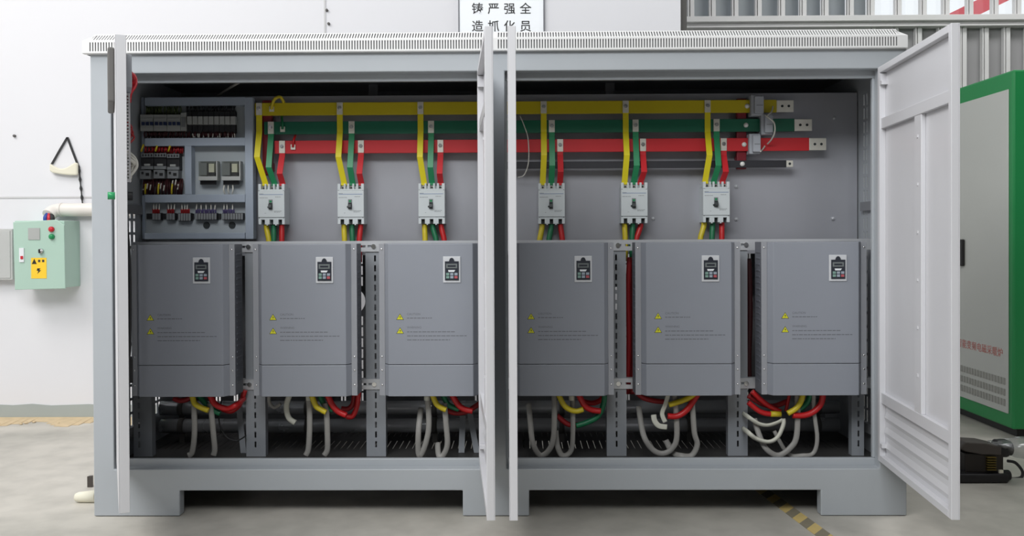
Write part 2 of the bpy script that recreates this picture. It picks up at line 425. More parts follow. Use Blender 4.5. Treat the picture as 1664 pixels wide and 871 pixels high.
# back panel: slots and round fan openings between the drives
b = MB(); YB = D-.003
holes = [P(px, 490, YB) for px in (368, 572, 790, 1005, 1202)]
cols = []
for h in holes:
    for k in (-.06, -.043, .034, .0475): cols.append((h.x+k, h.x+k+.009))
zh0, zh1 = holes[0].z-.075, holes[0].z+.075
zlow = [(zh0-.004-.0565*i-.046, zh0-.004-.0565*i) for i in range(9)][::-1]; zhi = [(zh1+.004+.0565*i, zh1+.004+.0565*i+.046) for i in range(5)]
b.slotted('y', YB, D, (XL, XR), (zbb, zh0), cols, zlow); b.slotted('y', YB, D, (XL, XR), (zh1, H), cols, zhi)
u = XL
for h in holes:
    R, rr = .075, .069
    b.box(u, h.x-R, YB, D, zh0, zh1); u = h.x+R
    n = 32
    for k in range(n):
        a0, a1 = 2*math.pi*k/n-math.pi/4, 2*math.pi*(k+1)/n-math.pi/4
        def sq(a):
            c_, s_ = math.cos(a), math.sin(a); m_ = max(abs(c_), abs(s_)); return (h.x+R*c_/m_, h.z+R*s_/m_) if False else (h.x+R*c_/m_, (zh0+zh1)/2+R*s_/m_)
        def ci(a): return (h.x+rr*math.cos(a), (zh0+zh1)/2+rr*math.sin(a))
        b.prism([ci(a0), sq(a0), sq(a1), ci(a1)], 'y', YB, D)
b.box(u, XR, YB, D, zh0, zh1)
b.build('back_panel', 'inner_paint', cab)
# floor plate with long slots
b = MB(); zf = .17
cols = [(x, x+.0032) for x in [XL+.08+.03*i for i in range(105)]]
b.slotted('z', zf-.003, zf, (XL, XR), (T, D), cols, [(.44, .6), (.68, .84)]); b.build('floor_plate', 'floor_sheet', cab)
bx('top_plate', 'inner_paint', cab, XL, XR, T, D, H-.012, H)
# vented roof
RX0, RX1, RF, RB = XL-.022, XR-.004, -.02, D+.02
zr0, zr1, zr2 = H-.008, H+.041, H+.076
gx0, gx1 = P(796, 70, -.02).x, P(809, 70, -.02).x
def slots(x0, x1, pitch, wd):
    n = int((x1-x0)/pitch); return [(x0+i*pitch, x0+i*pitch+wd) for i in range(n)]
cols = slots(RX0+.03, gx0, .0111, .0046)+slots(gx1, RX1-.025, .0111, .0046)
b = MB(); b.slotted('y', RF, RF+.002, (RX0, RX1), (zr0, zr1), cols, [(zr0+.007, zr1-.006)])
ch = .045; cl = math.hypot(ch, zr2-zr1)
b.M = Matrix.Translation((0, RF, zr1)) @ Matrix.Rotation(-math.atan2(ch, zr2-zr1), 4, 'X')
b.slotted('y', 0, .002, (RX0+.03, RX1-.03), (0, cl), [c for c in cols if c[0] > RX0+.032 and c[1] < RX1-.035], [(.008, cl-.006)])
b.M = None
b.box(RX0+ch, RX1-ch, RF+ch, RB-ch, zr2-.002, zr2)
for X, s in ((RX0, 1), (RX1, -1)):
    b.box(min(X, X+s*.002), max(X, X+s*.002), RF+.002, RB, zr0, zr1)
    q = [(X, RF, zr1), (X, RB, zr1), (X+s*ch, RB-ch, zr2), (X+s*ch, RF+ch, zr2)]
    b.bm.faces.new([b.v(p) for p in q])
    b.bm.faces.new([b.v(p) for p in ((X, RF, zr1), (X+s*.03, RF, zr1), (X+s*ch, RF+ch, zr2))])
b.box(RX0, RX1, RF+.002, .002, zr0-.002, zr0)
b.build('roof', 'roof_paint', cab)
bx('roof_baffle', 'baffle', cab, RX0+.01, RX1-.01, RF+.012, RF+.014, zr0, zr1)
b = MB(); b.M = Matrix.Translation((0, RF+.012, zr1)) @ Matrix.Rotation(-math.atan2(ch, zr2-zr1), 4, 'X'); b.box(RX0+.04, RX1-.04, 0, .002, 0, cl-.004); b.build('roof_baffle', 'baffle', cab)
# mounting panel, rails, uprights
YP = .5
zp1 = P(832, 154, YP).z; zrail1, zrail0 = P(832, 390.5, .3).z, P(832, 408, .3).z
bx('mounting_panel', 'plate', cab, XL+.02, XR-.008, YP, YP+.003, zrail0-.02, zp1, .001)
b = MB()
for px in (607, 991):
    a = P(px, 140, .75).x; bx('rear_post', 'inner_paint', cab, a-.022, a+.022, .74, .78, zf, H-.012)
def rail(py0, py1):
    z1, z0 = P(832, py0, .3).z, P(832, py1, .3).z
    b = MB(); zc = (z0+z1)/2
    cols = []
    for px in (398, 590, 602, 1005, 1020, 1208):
        a = P(px, 400, .3).x; cols.append((a-.012, a+.012))
    b.slotted('y', .296, .3, (XL+.03, XR-.02), (z0, z1), cols, [(zc-.005, zc+.005)])
    b.box(XL+.03, XR-.02, .3, .33, z1-.003, z1)
    o = b.build('mounting_rail', 'rail', cab)
    for px in (404, 607, 1004, 1212):
        q = MB(); a = P(px, 400, .296).x; q.cyl((a, .296, zc), (a, .29, zc), .01, 12); q.build('rail_bolt', 'chrome', o)
rail(390.5, 408); rail(615, 632)
for a, c, hx in ((217, 247, 226), (400, 431.5, 415), (595.5, 627, 611), (791, 822, 806), (986, 1018, 1002), (1183, 1215, 1199), (1384, 1404, 1395)):
    xa, xb, xh = P(a, 700, .302).x, P(c, 700, .302).x, P(hx, 700, .302).x
    b = MB(); b.slotted('y', .302, .305, (xa, xb), (zf, zrail0+.03), [(xh-.004, xh+.004)], [(zf+.04+i*.0433, zf+.04+i*.0433+.027) for i in range(20)])
    b.box(xa, xa+.003, .305, .34, zf, zrail0+.03); b.box(xb-.003, xb, .305, .34, zf, zrail0+.03)
    b.build('slotted_post', 'post', cab)
# doors
def door(hinge, ang, s, dw=.75, name='cabinet_door', t=.027):
    """hinge corner on the outer face; s=+1 hinged on its left, -1 on its right; ang turns it about the hinge"""
    hz = P(806, 115.5, 0).z-.004-.229
    h = 1.8148-.2288
    e = MB()
    def B(mb, u0, u1, y0, y1, z0, z1): mb.box(min(s*u0, s*u1), max(s*u0, s*u1), y0, y1, z0, z1)
    B(e, 0, dw, 0, .003, 0, h)
    B(e, 0, .025, .003, t, 0, h); B(e, dw-.025, dw, .003, t, 0, h); B(e, .025, dw-.025, .003, t, 0, .025); B(e, .025, dw-.025, .003, t, h-.025, h)
    o = e.build(name, 'door_paint', cab, org=(0, 0, 0), bevel=.002)
    o.location = (hinge[0], hinge[1], .2288); o.rotation_euler = (0, 0, ang); o['_org'] = (0, 0, 0)
    q = MB(); zz = h*(1-.143); B(q, .025, dw-.025, .003, t-.006, zz-.022, zz+.02); q.build('stiffener', 'door_paint', o, bevel=.002)
    q = MB(); z2 = h*(1-.838); B(q, .025, dw-.025, .003, t-.006, z2-.022, z2+.022); q.build('stiffener', 'door_paint', o, bevel=.002)
    q = MB(); B(q, .57*dw-.034, .57*dw+.034, .003, t-.008, z2+.022, zz-.022); v = q.build('stiffener', 'door_paint', o, bevel=.002)
    for k in range(6):
        q = MB(); za = z2+.15+k*.17; B(q, .57*dw-.005, .57*dw+.005, t-.008, t-.005, za, za+.01); q.build('rivet', 'door_paint', o)
    q = MB()
    for k in range(3):
        za = z2-.055-k*.06
        q.prism([(.003, za), (.01, za-.022), (.003, za-.04)], 'x', min(s*.03, s*(dw-.03)), max(s*.03, s*(dw-.03)))
    q.build('louvre', 'door_paint', o)
    q = MB(); B(q, dw-.045, dw-.038, .003, .016, h*.47, h*.555); q.build('lock_slot', 'breaker_dark', o)
    q = MB(); B(q, .028, .05, .003, t, h-.075, h-.06); B(q, .028, .036, .003, t, h-.06, h-.03); q.build('hinge', 'door_paint', o)
    q = MB(); B(q, .028, .05, .003, t, .06, .075); q.build('hinge', 'door_paint', o)
    return o
def turn(hinge, free, s):
    dx, dy = free[0]-hinge[0], free[1]-hinge[1]
    return math.atan2(dy*s, dx*s)
hl = (P(187, 440, -.004).x, -.006); fl = (-1.226, -.705)
dl = door(hl, turn(hl, fl, 1), 1, t=.034)
hm = (-.05, -.006); dm1 = door(hm, turn(hm, (.0123, -.75), -1), -1)
hn = (.048, -.006); dm2 = door(hn, turn(hn, (.058, -.75), 1), 1)
hr = (1.566, -.006); fr_ = (hr[0]+.003-.75*math.sin(.0949), -.75); dr = door(hr, turn(hr, fr_, -1), -1)
for o, l in ((dl, 'door with operator panel, seen nearly edge on'), (dr, 'door turned enough to show its ribbed inner face')): o['label'] = l
# fittings of the left door, in door coordinates (x along the door, y inwards)
def dz(py): return 1.144-(py-386)/447-.2288
q = MB(); q.box(.30, .62, -.022, 0, dz(178), dz(94)); q.build('operator_display', 'steel_dark', dl, bevel=.006)
q = MB(); q.box(.36, .56, .004, .056, dz(150), dz(98)); q.build('display_back', 'ct_grey', dl, bevel=.003)
q = MB(); q.slotted('x', .45, .453, (.028, .052), (dz(296), dz(152)), [(.034, .046)], [(dz(296)+.012+i*.0118, dz(296)+.012+i*.0118+.0065) for i in range(26)])
q.box(.40, .45, .05, .052, dz(296), dz(152)); q.box(.40, .45, .004, .028, dz(296), dz(152)); q.build('wiring_duct', 'door_paint', dl)
q = MB()
for k in range(4):
    q.tube(catmull([(.37+.02*k, .045, dz(112)), (.36+.02*k, .068, dz(116+3*k)), (.38, .072-.006*k, dz(132)), (.4, .05, dz(150)-.01*k)], 5), .007, 8)
q.build('red_wiring', 'red_plastic', dl)
q = MB()
for k in range(3):
    q.tube(catmull([(.37+.02*k, .03, dz(240+6*k)), (.36+.02*k, .066, dz(252+6*k)), (.38, .074-.014*k, dz(268)), (.4, .05, dz(285)-.01*k)], 5), .006, 8)
q.build('white_wiring', 'wire_white', dl)
q = MB()
for k in range(3): q.tube(catmull([(.3+.02*k, .045, dz(190+8*k)), (.3, .06+.004*k, dz(200+8*k)), (.32, .05, dz(212+8*k))], 5), .004, 8)
q.build('red_wiring', 'wire_red', dl)
q = MB(); q.cyl((.36, 0, dz(317)), (.36, -.025, dz(317)), .014, 16); g = q.build('indicator_lamp', 'green_plastic', dl)
q = MB(); q.cyl((.36, .003, dz(317)), (.36, .06, dz(317)), .016, 12); q.build('lamp_body', 'comp_black', dl)
q = MB(); q.tube(catmull([(.2, .03, dz(300)), (.2, .05, dz(420)), (.19, .05, dz(560)), (.2, .045, dz(600))], 6), .006, 8); q.build('door_cable', 'cable_black', dl)
q = MB(); q.box(.1, .2, .03, .06, dz(640), dz(600)); q.build('cable_clip', 'comp_black', dl)

# coolant pipes along the back
for py, yy, lbl in ((662, .62, 'upper dark steel pipe running behind the uprights under the drives'), (691, .56, 'lower dark steel pipe running just above the slotted cabinet floor')):
    a, c = P(262, py, yy), P(1362, py, yy); z = P(806, py, yy).z; rr = .033
    t = thing('steel_pipe', lbl, 'pipe', (a.x, yy, z), 'steel pipes across the cabinet')
    b = MB(); b.cyl((a.x, yy, z), (c.x, yy, z), rr, 24); b.build('pipe', 'pipe_steel', t)
    for k in range(6):
        xx = a.x+.1+k*(c.x-a.x-.2)/5
        b = MB(); b.cyl((xx-.012, yy, z), (xx+.012, yy, z), rr+.004, 24); b.box(xx-.012, xx+.012, yy-.004, yy+.004, zf+.0006, z-rr); b.build('pipe_bracket', 'steel_dark', t)

# ------------------------------------------------------------------ drives
def make_drive(loc):
    t = thing('inverter_drive', '', 'inverter drive', loc, 'inverter drives in a row'); t['_org'] = (0, 0, 0)
    w_, h_ = .2205, .643
    b = MB(); b.box(-w_, w_, .003, .1, 0, h_)
    for s in (-1, 1):
        for k in range(22): b.box(min(s*w_, s*(w_+.002)), max(s*w_, s*(w_+.002)), .02, .08, .05+k*.026, .058+k*.026)
    b.build('housing', 'drive_box', t, bevel=.002)
    for z0 in (.1, .6): bx('mounting_lug', 'drive_box', t, -.17, .17, .1, .1553, z0, z0+.03)
    for s in (-1, 1):
        b = MB(); b.box(min(s*w_, s*(w_-.024)), max(s*w_, s*(w_-.024)), -.003, .003, 0, h_); b.build('flange', 'drive_flange', t, bevel=.001)
    cs = [(-.199, .003), (-.178, -.028), (.178, -.028), (.199, .003)]
    b = MB(); b.prism(cs, 'z', .1345, h_); fc = b.build('front_cover', 'drive_cover', t, bevel=.0025)
    b = MB(); b.prism(cs, 'z', 0, .1325); b.build('lower_cover', 'drive_cover', t, bevel=.0025)
    for s in (-1, 1):
        for z in (.045, .107, .165, .62):
            b = MB(); b.dome((s*(w_-.0115), -.003, z), .0045, .003, 10); b.build('screw', 'chrome', t)
    kx, kz = .09, .5335; k = .000207; y = -.028
    b = MB(); b.box(kx-.0365, kx+.0365, y-.004, y, kz-.055, kz+.055); kp = b.build('keypad', 'keypad_bezel', t, bevel=.0015)
    def K(u, v): return (kx+(u-337.5)*k, kz-(v-452.5)*k)
    b = MB(); poly = [K(200, 670), K(480, 670), K(480, 285), K(392, 285)]+[K(337+52*math.cos(a), 285-70*math.sin(a)) for a in [math.pi*i/8 for i in range(1, 8)]]+[K(283, 285), K(200, 285)]
    b.prism(poly, 'y', y-.007, y-.004); b.build('keypad_face', 'keypad_black', kp)
    def KB(name, m, u0, u1, v0, v1, d):
        (xa, za), (xb, zb_) = K(u0, v1), K(u1, v0); b = MB(); b.box(xa, xb, y-.007-d, y-.007, za, zb_); return b.build(name, m, kp, bevel=.0006)
    KB('screen', 'lcd', 225, 450, 335, 425, .0006); KB('screen_digits', 'keypad_black', 255, 420, 362, 400, .0009)
    b = MB(); b.prism([K(275, 500), K(265, 462), K(410, 462), K(385, 500)], 'y', y-.0076, y-.007); b.build('logo', 'logo_white', kp)
    for j, v in enumerate((520, 582)):
        for i, u in enumerate((225, 308, 393)): KB('button', ('btn_green', 'btn_grey', 'btn_grey')[i] if j == 0 else ('btn_green', 'btn_grey', 'btn_red')[i], u, u+64, v, v+50, .002)
    for z in (.335, .277):
        b = MB(); b.prism([(-.145, z-.012), (-.113, z-.012), (-.129, z+.014)], 'y', y-.0006, y); l = b.build('warning_label', 'ink_black', t)
        b = MB(); b.prism([(-.1425, z-.0105), (-.1155, z-.0105), (-.129, z+.0115)], 'y', y-.0009, y-.0006); l2 = b.build('warning_triangle', 'warn_yellow', l)
        b = MB(); b.prism([(-.1275, z+.006), (-.132, z-.001), (-.1285, z-.001), (-.13, z-.009), (-.1255, z+.0015), (-.129, z+.0015)], 'y', y-.0012, y-.0009); b.build('bolt_symbol', 'ink_black', l)
    text('warning_text', 'CAUTION', 'drive_ink', t, (-.0995, y, .3425), (math.pi/2, 0, 0), .0125, align='LEFT', ext=.0003)
    text('warning_text', 'WARNING', 'drive_ink', t, (-.0995, y, .2865), (math.pi/2, 0, 0), .0125, align='LEFT', ext=.0003)
    rnd = random.Random(3)
    for x1, z in ((.001, .330), (.1, .272), (.147, .255), (.077, .238)):
        x = -.0995; b = MB()
        while x < x1:
            l_ = rnd.uniform(.006, .02); b.box(x, min(x+l_, x1+.004), y-.0003, y, z-.0018, z+.0018); x += l_+.003
        b.build('print_line', 'drive_ink', t)
    return t
zd = P(806, 642, .14).z
dx_ = [P(px, 520, .14).x for px in (298, 496, 701, 912.5, 1117.5, 1322.5)]
dl_ = ['shaded grey inverter drive directly below the control panel', 'grey inverter drive below the breaker next to the control panel, second in row',
       'grey inverter drive just left of the two doors at the cabinet centre', 'grey inverter drive just right of the two doors at the cabinet centre',
       'grey inverter drive second from the right-hand end of the row', 'grey inverter drive at the right end, beside the open ribbed door']
d0 = make_drive((dx_[0], .14, zd)); d0['label'] = dl_[0]
for i in range(1, 6):
    d = copy_tree(d0); d.location = (dx_[i], .14, zd); d['label'] = dl_[i]

# ------------------------------------------------------------------ main busbars
YM = .435                                   # front face of the bars
def busbar(col, m, pxl, pxs, pxr, pyl, pyr, hpx, lbl, holes=2):
    pl, pr = P(450, pyl, YM), P(1220, pyr, YM); z = (pl.z+pr.z)/2; hh = hpx/356/2
    xl, xs, xr = P(pxl, pyl, YM).x, P(pxs, pyr, YM).x, P(pxr, pyr, YM).x
    t = thing(col+'_busbar', lbl, 'busbar', (xl, YM, z), 'horizontal busbars')
    b = MB(); b.box(xl, xs, YM, YM+.012, z-hh, z+hh); b.build('bar', m, t, bevel=.0015)
    b = MB(); b.box(xs, xr, YM+.001, YM+.011, z-hh*.93, z+hh*.93); e = b.build('tinned_end', 'tinned', t, bevel=.002)
    for k in range(holes):
        hx = xs+(xr-xs)*(.33+.38*k) if holes > 1 else (xs+xr)/2
        b = MB(); b.cyl((hx, YM+.0015, z), (hx, YM, z), .006, 14); b.build('bolt_hole', 'breaker_dark', e)
    return t, z, hh
by = busbar('yellow', 'bar_yellow', 414, 1262, 1290, 178, 172, 20.5, 'long yellow busbar, uppermost of the four, with tinned end')
bgn = busbar('green', 'bar_green', 429, 1291, 1320, 208.5, 203, 20.5, 'long green busbar between the yellow and red busbars')
brd = busbar('red', 'bar_red', 446, 1315, 1343, 239.5, 234.5, 21, 'long red busbar below the green one')
bbk = busbar('black', 'bar_black', 806, 1278, 1289, 269.5, 267.5, 11.5, 'thin black busbar, lowest of the four, right half only', 1)
# insulated supports behind the bars
for px, y0, y1, bars, lbl in ((1205, 160, 275, (by, bgn, brd, bbk), 'dark red insulating support behind the right ends of the busbars'), (434, 163, 285, (), 'dark red insulating support behind the left ends of the busbars')):
    x = P(px, 220, .45).x; z1, z0 = P(px, y0, .45).z, P(px, y1, .45).z
    t = thing('busbar_support', lbl, 'insulator', (x, .5, z0), 'busbar supports')
    b = MB(); b.box(x-.022, x+.022, YM+.0122, YM+.04, z0, z1); b.box(x-.022, x+.022, YM+.04, YP-.0006, z0+.02, z0+.06); b.box(x-.022, x+.022, YM+.04, YP-.0006, z1-.06, z1-.02)
    b.build('bracket', 'insulator', t, bevel=.004)
    for k, (tt, z, hh) in enumerate(bars):
        xx = P((1214, 1212, 1209, 1206)[k], 200, YM).x
        b = MB(); b.cyl((xx, YM, z), (xx, YM-.004, z), .0105, 16); b.dome((xx, YM-.004, z), .0095, .005, 14); b.build('bolt', 'bolt_nickel', tt)
# current transformers: rings round each bar
for (x0, x1, y0, y1), (tt, z, hh), lbl in (((1222, 1242, 153, 187), by, 'grey current transformer round the yellow busbar'), ((1238.5, 1257, 184, 218), bgn, 'grey current transformer round the green busbar'), ((1219, 1237, 216, 249), brd, 'grey current transformer round the red busbar')):
    a, c = P(x0, (y0+y1)/2, .39), P(x1, (y0+y1)/2, .39); hz = (P(x0, y0, .39).z-P(x0, y1, .39).z)/2
    t = thing('current_transformer', lbl, 'current transformer', (a.x, YM, z), 'current transformers')
    b = MB(); b.box(a.x, c.x, YM-.03, YM-.002, z-hz, z+hz); b.box(a.x, c.x, YM+.014, YM+.045, z-hz, z+hz)
    b.box(a.x, c.x, YM-.002, YM+.014, z+hh+.001, z+hz); b.box(a.x, c.x, YM-.002, YM+.014, z-hz, z-hh-.001); b.build('core', 'ct_grey', t, bevel=.003)
    xm = (a.x+c.x)/2
    b = MB(); b.box(a.x+.013, c.x-.002, YM-.045, YM-.03, z-hz*.82, z+hz*.82); cp = b.build('terminal_cover', 'ct_grey', t, bevel=.002)
    b = MB(); b.box(a.x+.02, c.x-.006, YM-.0465, YM-.045, z-.004, z-.001); b.build('cover_seam', 'comp_grey', cp)
for pts, lbl in (([(1256, 173, .425), (1254, 181, .4), (1249, 186, .385), (1245, 190, .39)], 'white sensor wire curling off the yellow busbar end'),
                 ([(1243, 187, .375), (1250, 192, .365), (1258, 200, .37), (1259, 214, .37), (1254, 226, .39), (1247, 234, .42)], 'white sensor wire looping past the green current transformer'),
                 ([(1243, 237, .42), (1239, 243, .425), (1236, 246, .385)], 'short white wire beside the red current transformer')):
    b = MB(); b.tube(catmull([P(*p) for p in pts], 6), .0035, 8); o = b.build('sensor_wire', 'wire_white', org=P(*pts[0])); tag(o, lbl, 'wire', 'white sensor wires')
# thin white stray wire at right of the centre doors
b = MB(); b.tube(catmull([P(845, 188, .42), P(852, 205, .41), P(858, 225, .42), P(859, 262, .42), P(852, 284, .43), P(842, 288, .46)], 6), .0025, 8)
tag(b.build('signal_wire', 'wire_white', org=P(842, 288, .46)), 'thin white wire dangling over busbars right of the centre doors', 'wire')

# ------------------------------------------------------------------ moulded case breakers
def make_breaker(loc):
    t = thing('circuit_breaker', '', 'circuit breaker', loc, 'moulded case circuit breakers'); t['_org'] = (0, 0, 0)
    k = .00032; X = lambda u: (u-302.5)*k; Z = lambda v: (705-v)*k
    b = MB(); b.box(X(122), X(483), -.075, 0, Z(690), Z(150)); b.build('body', 'breaker', t, bevel=.002)
    b = MB(); b.box(X(115), X(490), -.1, -.075, Z(590), Z(215)); cv = b.build('cover', 'breaker', t, bevel=.002)
    b = MB(); b.box(X(115), X(490), -.096, -.075, Z(214), Z(192))
    for a, c in ((115, 155), (205, 228), (252, 280), (325, 350), (378, 408), (448, 490)): b.box(X(a), X(c), -.096, -.04, Z(193), Z(115))
    b.build('terminal_shield', 'breaker', t, bevel=.0015)
    b = MB(); b.box(X(115), X(490), -.096, -.075, Z(622), Z(592))
    for a, c in ((115, 155), (205, 275), (325, 400), (450, 490)): b.box(X(a), X(c), -.096, -.04, Z(690), Z(620))
    for a in (228, 352): b.box(X(a), X(a+22), -.096, -.04, Z(705), Z(690))
    b.build('terminal_shield', 'breaker', t, bevel=.0015)
    for a, c in ((155, 205), (280, 325), (400, 450)):
        b = MB(); b.box(X(a), X(c), -.078, -.0755, Z(688), Z(624)); b.build('terminal_cavity', 'breaker_dark', t)
        b = MB(); b.box(X(a+4), X(c-4), -.082, -.0755, Z(190), Z(152)); tm = b.build('terminal', 'tinned', t)
        b = MB(); b.cyl((X((a+c)/2), -.082, Z(172)), (X((a+c)/2), -.086, Z(172)), .0045, 10); b.build('terminal_screw', 'breaker_dark', tm)
    b = MB(); b.box(X(266), X(324), -.1012, -.1, Z(480), Z(338)); tg = b.build('toggle', 'comp_grey', t)
    b = MB(); b.hexa([(X(272), -.1012, Z(470)), (X(318), -.1012, Z(470)), (X(318), -.1012, Z(385)), (X(272), -.1012, Z(385)), (X(274), -.122, Z(450)), (X(316), -.122, Z(450)), (X(316), -.118, Z(410)), (X(274), -.118, Z(410))]); b.build('lever', 'breaker_dark', tg)
    b = MB(); b.box(X(280), X(310), -.1018, -.1012, Z(378), Z(352)); b.build('state_mark', 'green_plastic', tg)
    b = MB(); b.cyl((X(262), -.1, Z(445)), (X(262), -.104, Z(445)), .004, 10); b.build('trip_button', 'breaker_dark', cv)
    b = MB(); b.box(X(135), X(470), -.1006, -.1, Z(269), Z(262)); b.build('rule_line', 'breaker_blue', cv)
    b = MB(); rnd = random.Random(5)
    for (u0, u1, v) in ((135, 190, 256), (135, 250, 312), (360, 440, 300), (345, 450, 500), (345, 430, 515), (210, 228, 530)):
        u = u0
        while u < u1: l = rnd.uniform(8, 20); b.box(X(u), X(min(u+l, u1)), -.1004, -.1, Z(v+4), Z(v-3)); u += l+5
    b.build('printing', 'comp_grey', cv)
    for u, v in ((128, 214), (474, 214), (128, 594), (474, 594)):
        b = MB(); b.cyl((X(u), -.0962, Z(v)), (X(u), -.097, Z(v)), .003, 8); b.build('cover_screw', 'comp_grey', t)
    return t
bx_px = [(441, 366.5), (570, 366), (701.5, 365.5), (896.5, 365.5), (1031, 364.5), (1164.5, 363)]
bl = ['grey three pole breaker right beside the control panel', 'grey three pole breaker second from the control panel', 'grey three pole breaker just left of the centre doors',
      'grey three pole breaker just right of the centre doors', 'grey three pole breaker third from the control transformers side, beside a bolt on the panel', 'grey three pole breaker nearest the current transformers']
bl[4] = 'grey three pole breaker with a small bolt in the panel at its lower right'
brk = None
for i, (px, py) in enumerate(bx_px):
    p = P(px, py, .4); p.y = YP-.0006
    if brk is None: brk = make_breaker(p); o = brk
    else: o = copy_tree(brk); o.location = p
    o['label'] = bl[i]
for px, py in ((1061, 355), (1196, 303), (1196, 356), (1355, 192), (1353, 355)):
    b = MB(); q = P(px, py, YP); b.cyl(q, q-Vector((0, .006, 0)), .008, 12); b.dome(q-Vector((0, .006, 0)), .006, .004, 10); b.build('panel_bolt', 'rail', cab)

# branch bars from busbar to breaker, and the cables that leave below
which = ['beside the control panel', 'second from the control panel', 'just left of the centre doors', 'just right of the centre doors', 'beside the panel bolt', 'nearest the current transformers']
BR = [  # x at the busbar, x at the breaker for yellow, green, red
    ((422, 431), (441, 446), (459, 459)), ((553, 559), (572, 573), (587, 587)), ((684, 689), (701, 702), (716, 716)),
    ((884, 882), (897, 896), (910.5, 910)), ((1017, 1015), (1033, 1030), (1045, 1041)), ((1150, 1146), (1164.5, 1160), (1176, 1174))]
CB = [((433, 437), (445, 445), (458, 458)), ((559, 560), (572, 573), (586, 584)), ((690, 691), (703, 709), (717, 722)), ((881, 877), (896, 892), (911, 914)), ((1015, 1016), (1028, 1027), (1041, 1034)), ((1144, 1138), (1158, 1157), (1173, 1173))]
info = (('yellow', 'branch_yellow', 'cable_yellow', by), ('green', 'branch_green', 'cable_green', bgn), ('red', 'bar_red', 'cable_red', brd))
for i in range(6):
    ytop = bx_px[i][1]-68.5
    for c in range(3):
        nm, m, mc, (tt, z, hh) = info[c]; xt, xb = BR[i][c]
        wd = .0265
        xz = P(xt, ytop, YM-.003); x0 = xz.x
        zend = P(xb, ytop+4, .42).z; xe = P(xb, ytop, .42).x
        zA = z-hh*.95; zB = P(xt, (214, 222, 252)[c], .42).z; zC = P(xt, (255, 272, 282)[c]-(3 if i > 2 else 0), .38).z
        yf = YM-.0042
        t = thing(nm+'_branch_bar', f'{nm} branch bar down to the breaker {which[i]}', 'branch bar', (x0, yf, z), nm+' branch bars')
        b = MB(); b.strip([(x0, yf, zA), (x0, yf, zB), (x0+(xe-x0)*.1, .385, zC), (xe, .4215, zend+.012), (xe, .4215, zend)], wd, .005); b.build('bar', m, t, bevel=.0008)
        b = MB(); b.strip([(x0, yf, z+hh*.98), (x0, yf, zA)], wd*1.02, .006); e = b.build('tinned_end', 'tinned', t, bevel=.0008)
        zc_ = z+hh*.1
        b = MB(); b.cyl((x0, yf-.003, zc_), (x0, yf-.006, zc_), .0095, 6); b.cyl((x0, yf-.006, zc_), (x0, yf-.012, zc_), .005, 12); b.build('bolt', 'chrome', e)
        xa, xd = CB[i][c]
        b = MB(); pts = [P(xa, bx_px[i][1]-3, .44), P(xa, bx_px[i][1]+3, .44), P((xa+xd)/2, bx_px[i][1]+14, .435), P(xd, bx_px[i][1]+27, .43), P(xd, bx_px[i][1]+60, .42)]
        b.tube(catmull(pts, 4), .0125, 12)
        o = b.build(nm+'_cable', mc, org=pts[-1]); tag(o, f'{nm} cable leaving the bottom of the breaker {which[i]}', 'cable', nm+' cables below the breakers')
# take-off wires at the left end of the busbars
for nm, m, pts, lbl in (('yellow', 'cable_yellow', [(441, 177, .425), (444, 165, .41), (449, 159, .4), (456, 158, .42), (461, 166, .44), (461, 168, .465)], 'short yellow wire arching over the left end of the yellow busbar'),
                        ('green', 'cable_green', [(459, 210, .428), (459, 200, .425), (458, 192, .44), (458, 188, .47)], 'short green tap wire at the left end of the green busbar'),
                        ('red', 'cable_red', [(476, 239, .428), (477, 229, .425), (479, 223, .44), (480, 220, .47)], 'short red tap wire at the left end of the red busbar')):
    b = MB(); p0 = P(*pts[0]); b.tube(catmull([P(*p) for p in pts], 5), .007 if nm == 'yellow' else .0055, 10)
    o = b.build(nm+'_tap_wire', m, org=p0); tag(o, lbl, 'wire', 'tap wires')
    q = MB(); q.box(p0.x-.011, p0.x+.011, .428, .4345, p0.z-.012, p0.z+.012); q.build('lug', 'tinned', o, org=p0, bevel=.001)

# ------------------------------------------------------------------ control panel
YC, YK = .412, .46
pc = P(316, 388, YC)
cp = thing('control_panel', 'grey control panel with wiring ducts above the first drive', 'control panel', (pc.x, YP, pc.z))
b = MB(); pbox(b, 231, 411, 159, 387, YK, YP-.0006); b.build('back_plate', 'cp_plate', cp)
for x0, x1, y0, y1 in ((222, 235, 158, 388.5), (398, 411, 158, 388.5), (235, 398, 158, 171), (235, 398, 224, 237), (235, 398, 316, 329), (235, 398, 378.5, 388.5), (300, 311, 237, 316)):
    b = MB(); pbox(b, x0 if x0 != 222 else 230, x1, y0, y1, YC if x0 != 222 else .4535, YK); b.build('wiring_duct', 'duct', cp, bevel=.002)
for px in (336, 377.5):
    b = MB(); q = P(px, 366, YK); b.cyl(q, q-Vector((0, .004, 0)), .0155, 20); b.build('cable_hole', 'breaker_dark', cp)
def comp(name, lbl, cat, grp, x0, x1, y0, y1, Y0, m, bev=.002):
    b = MB(); a = pbox(b, x0, x1, y0, y1, Y0, YK-.0006 if x0 > 236 else .4525); loc = (a[0], YK, a[2])
    t = thing(name, lbl, cat, loc, grp); b.build('body', m, t, bevel=bev); return t
def pb(name, m, t, x0, x1, y0, y1, Y0, Y1, bev=.0008):
    b = MB(); pbox(b, x0, x1, y0, y1, Y0, Y1); return b.build(name, m, t, bevel=bev)
pos = ['leftmost', 'middle', 'rightmost']
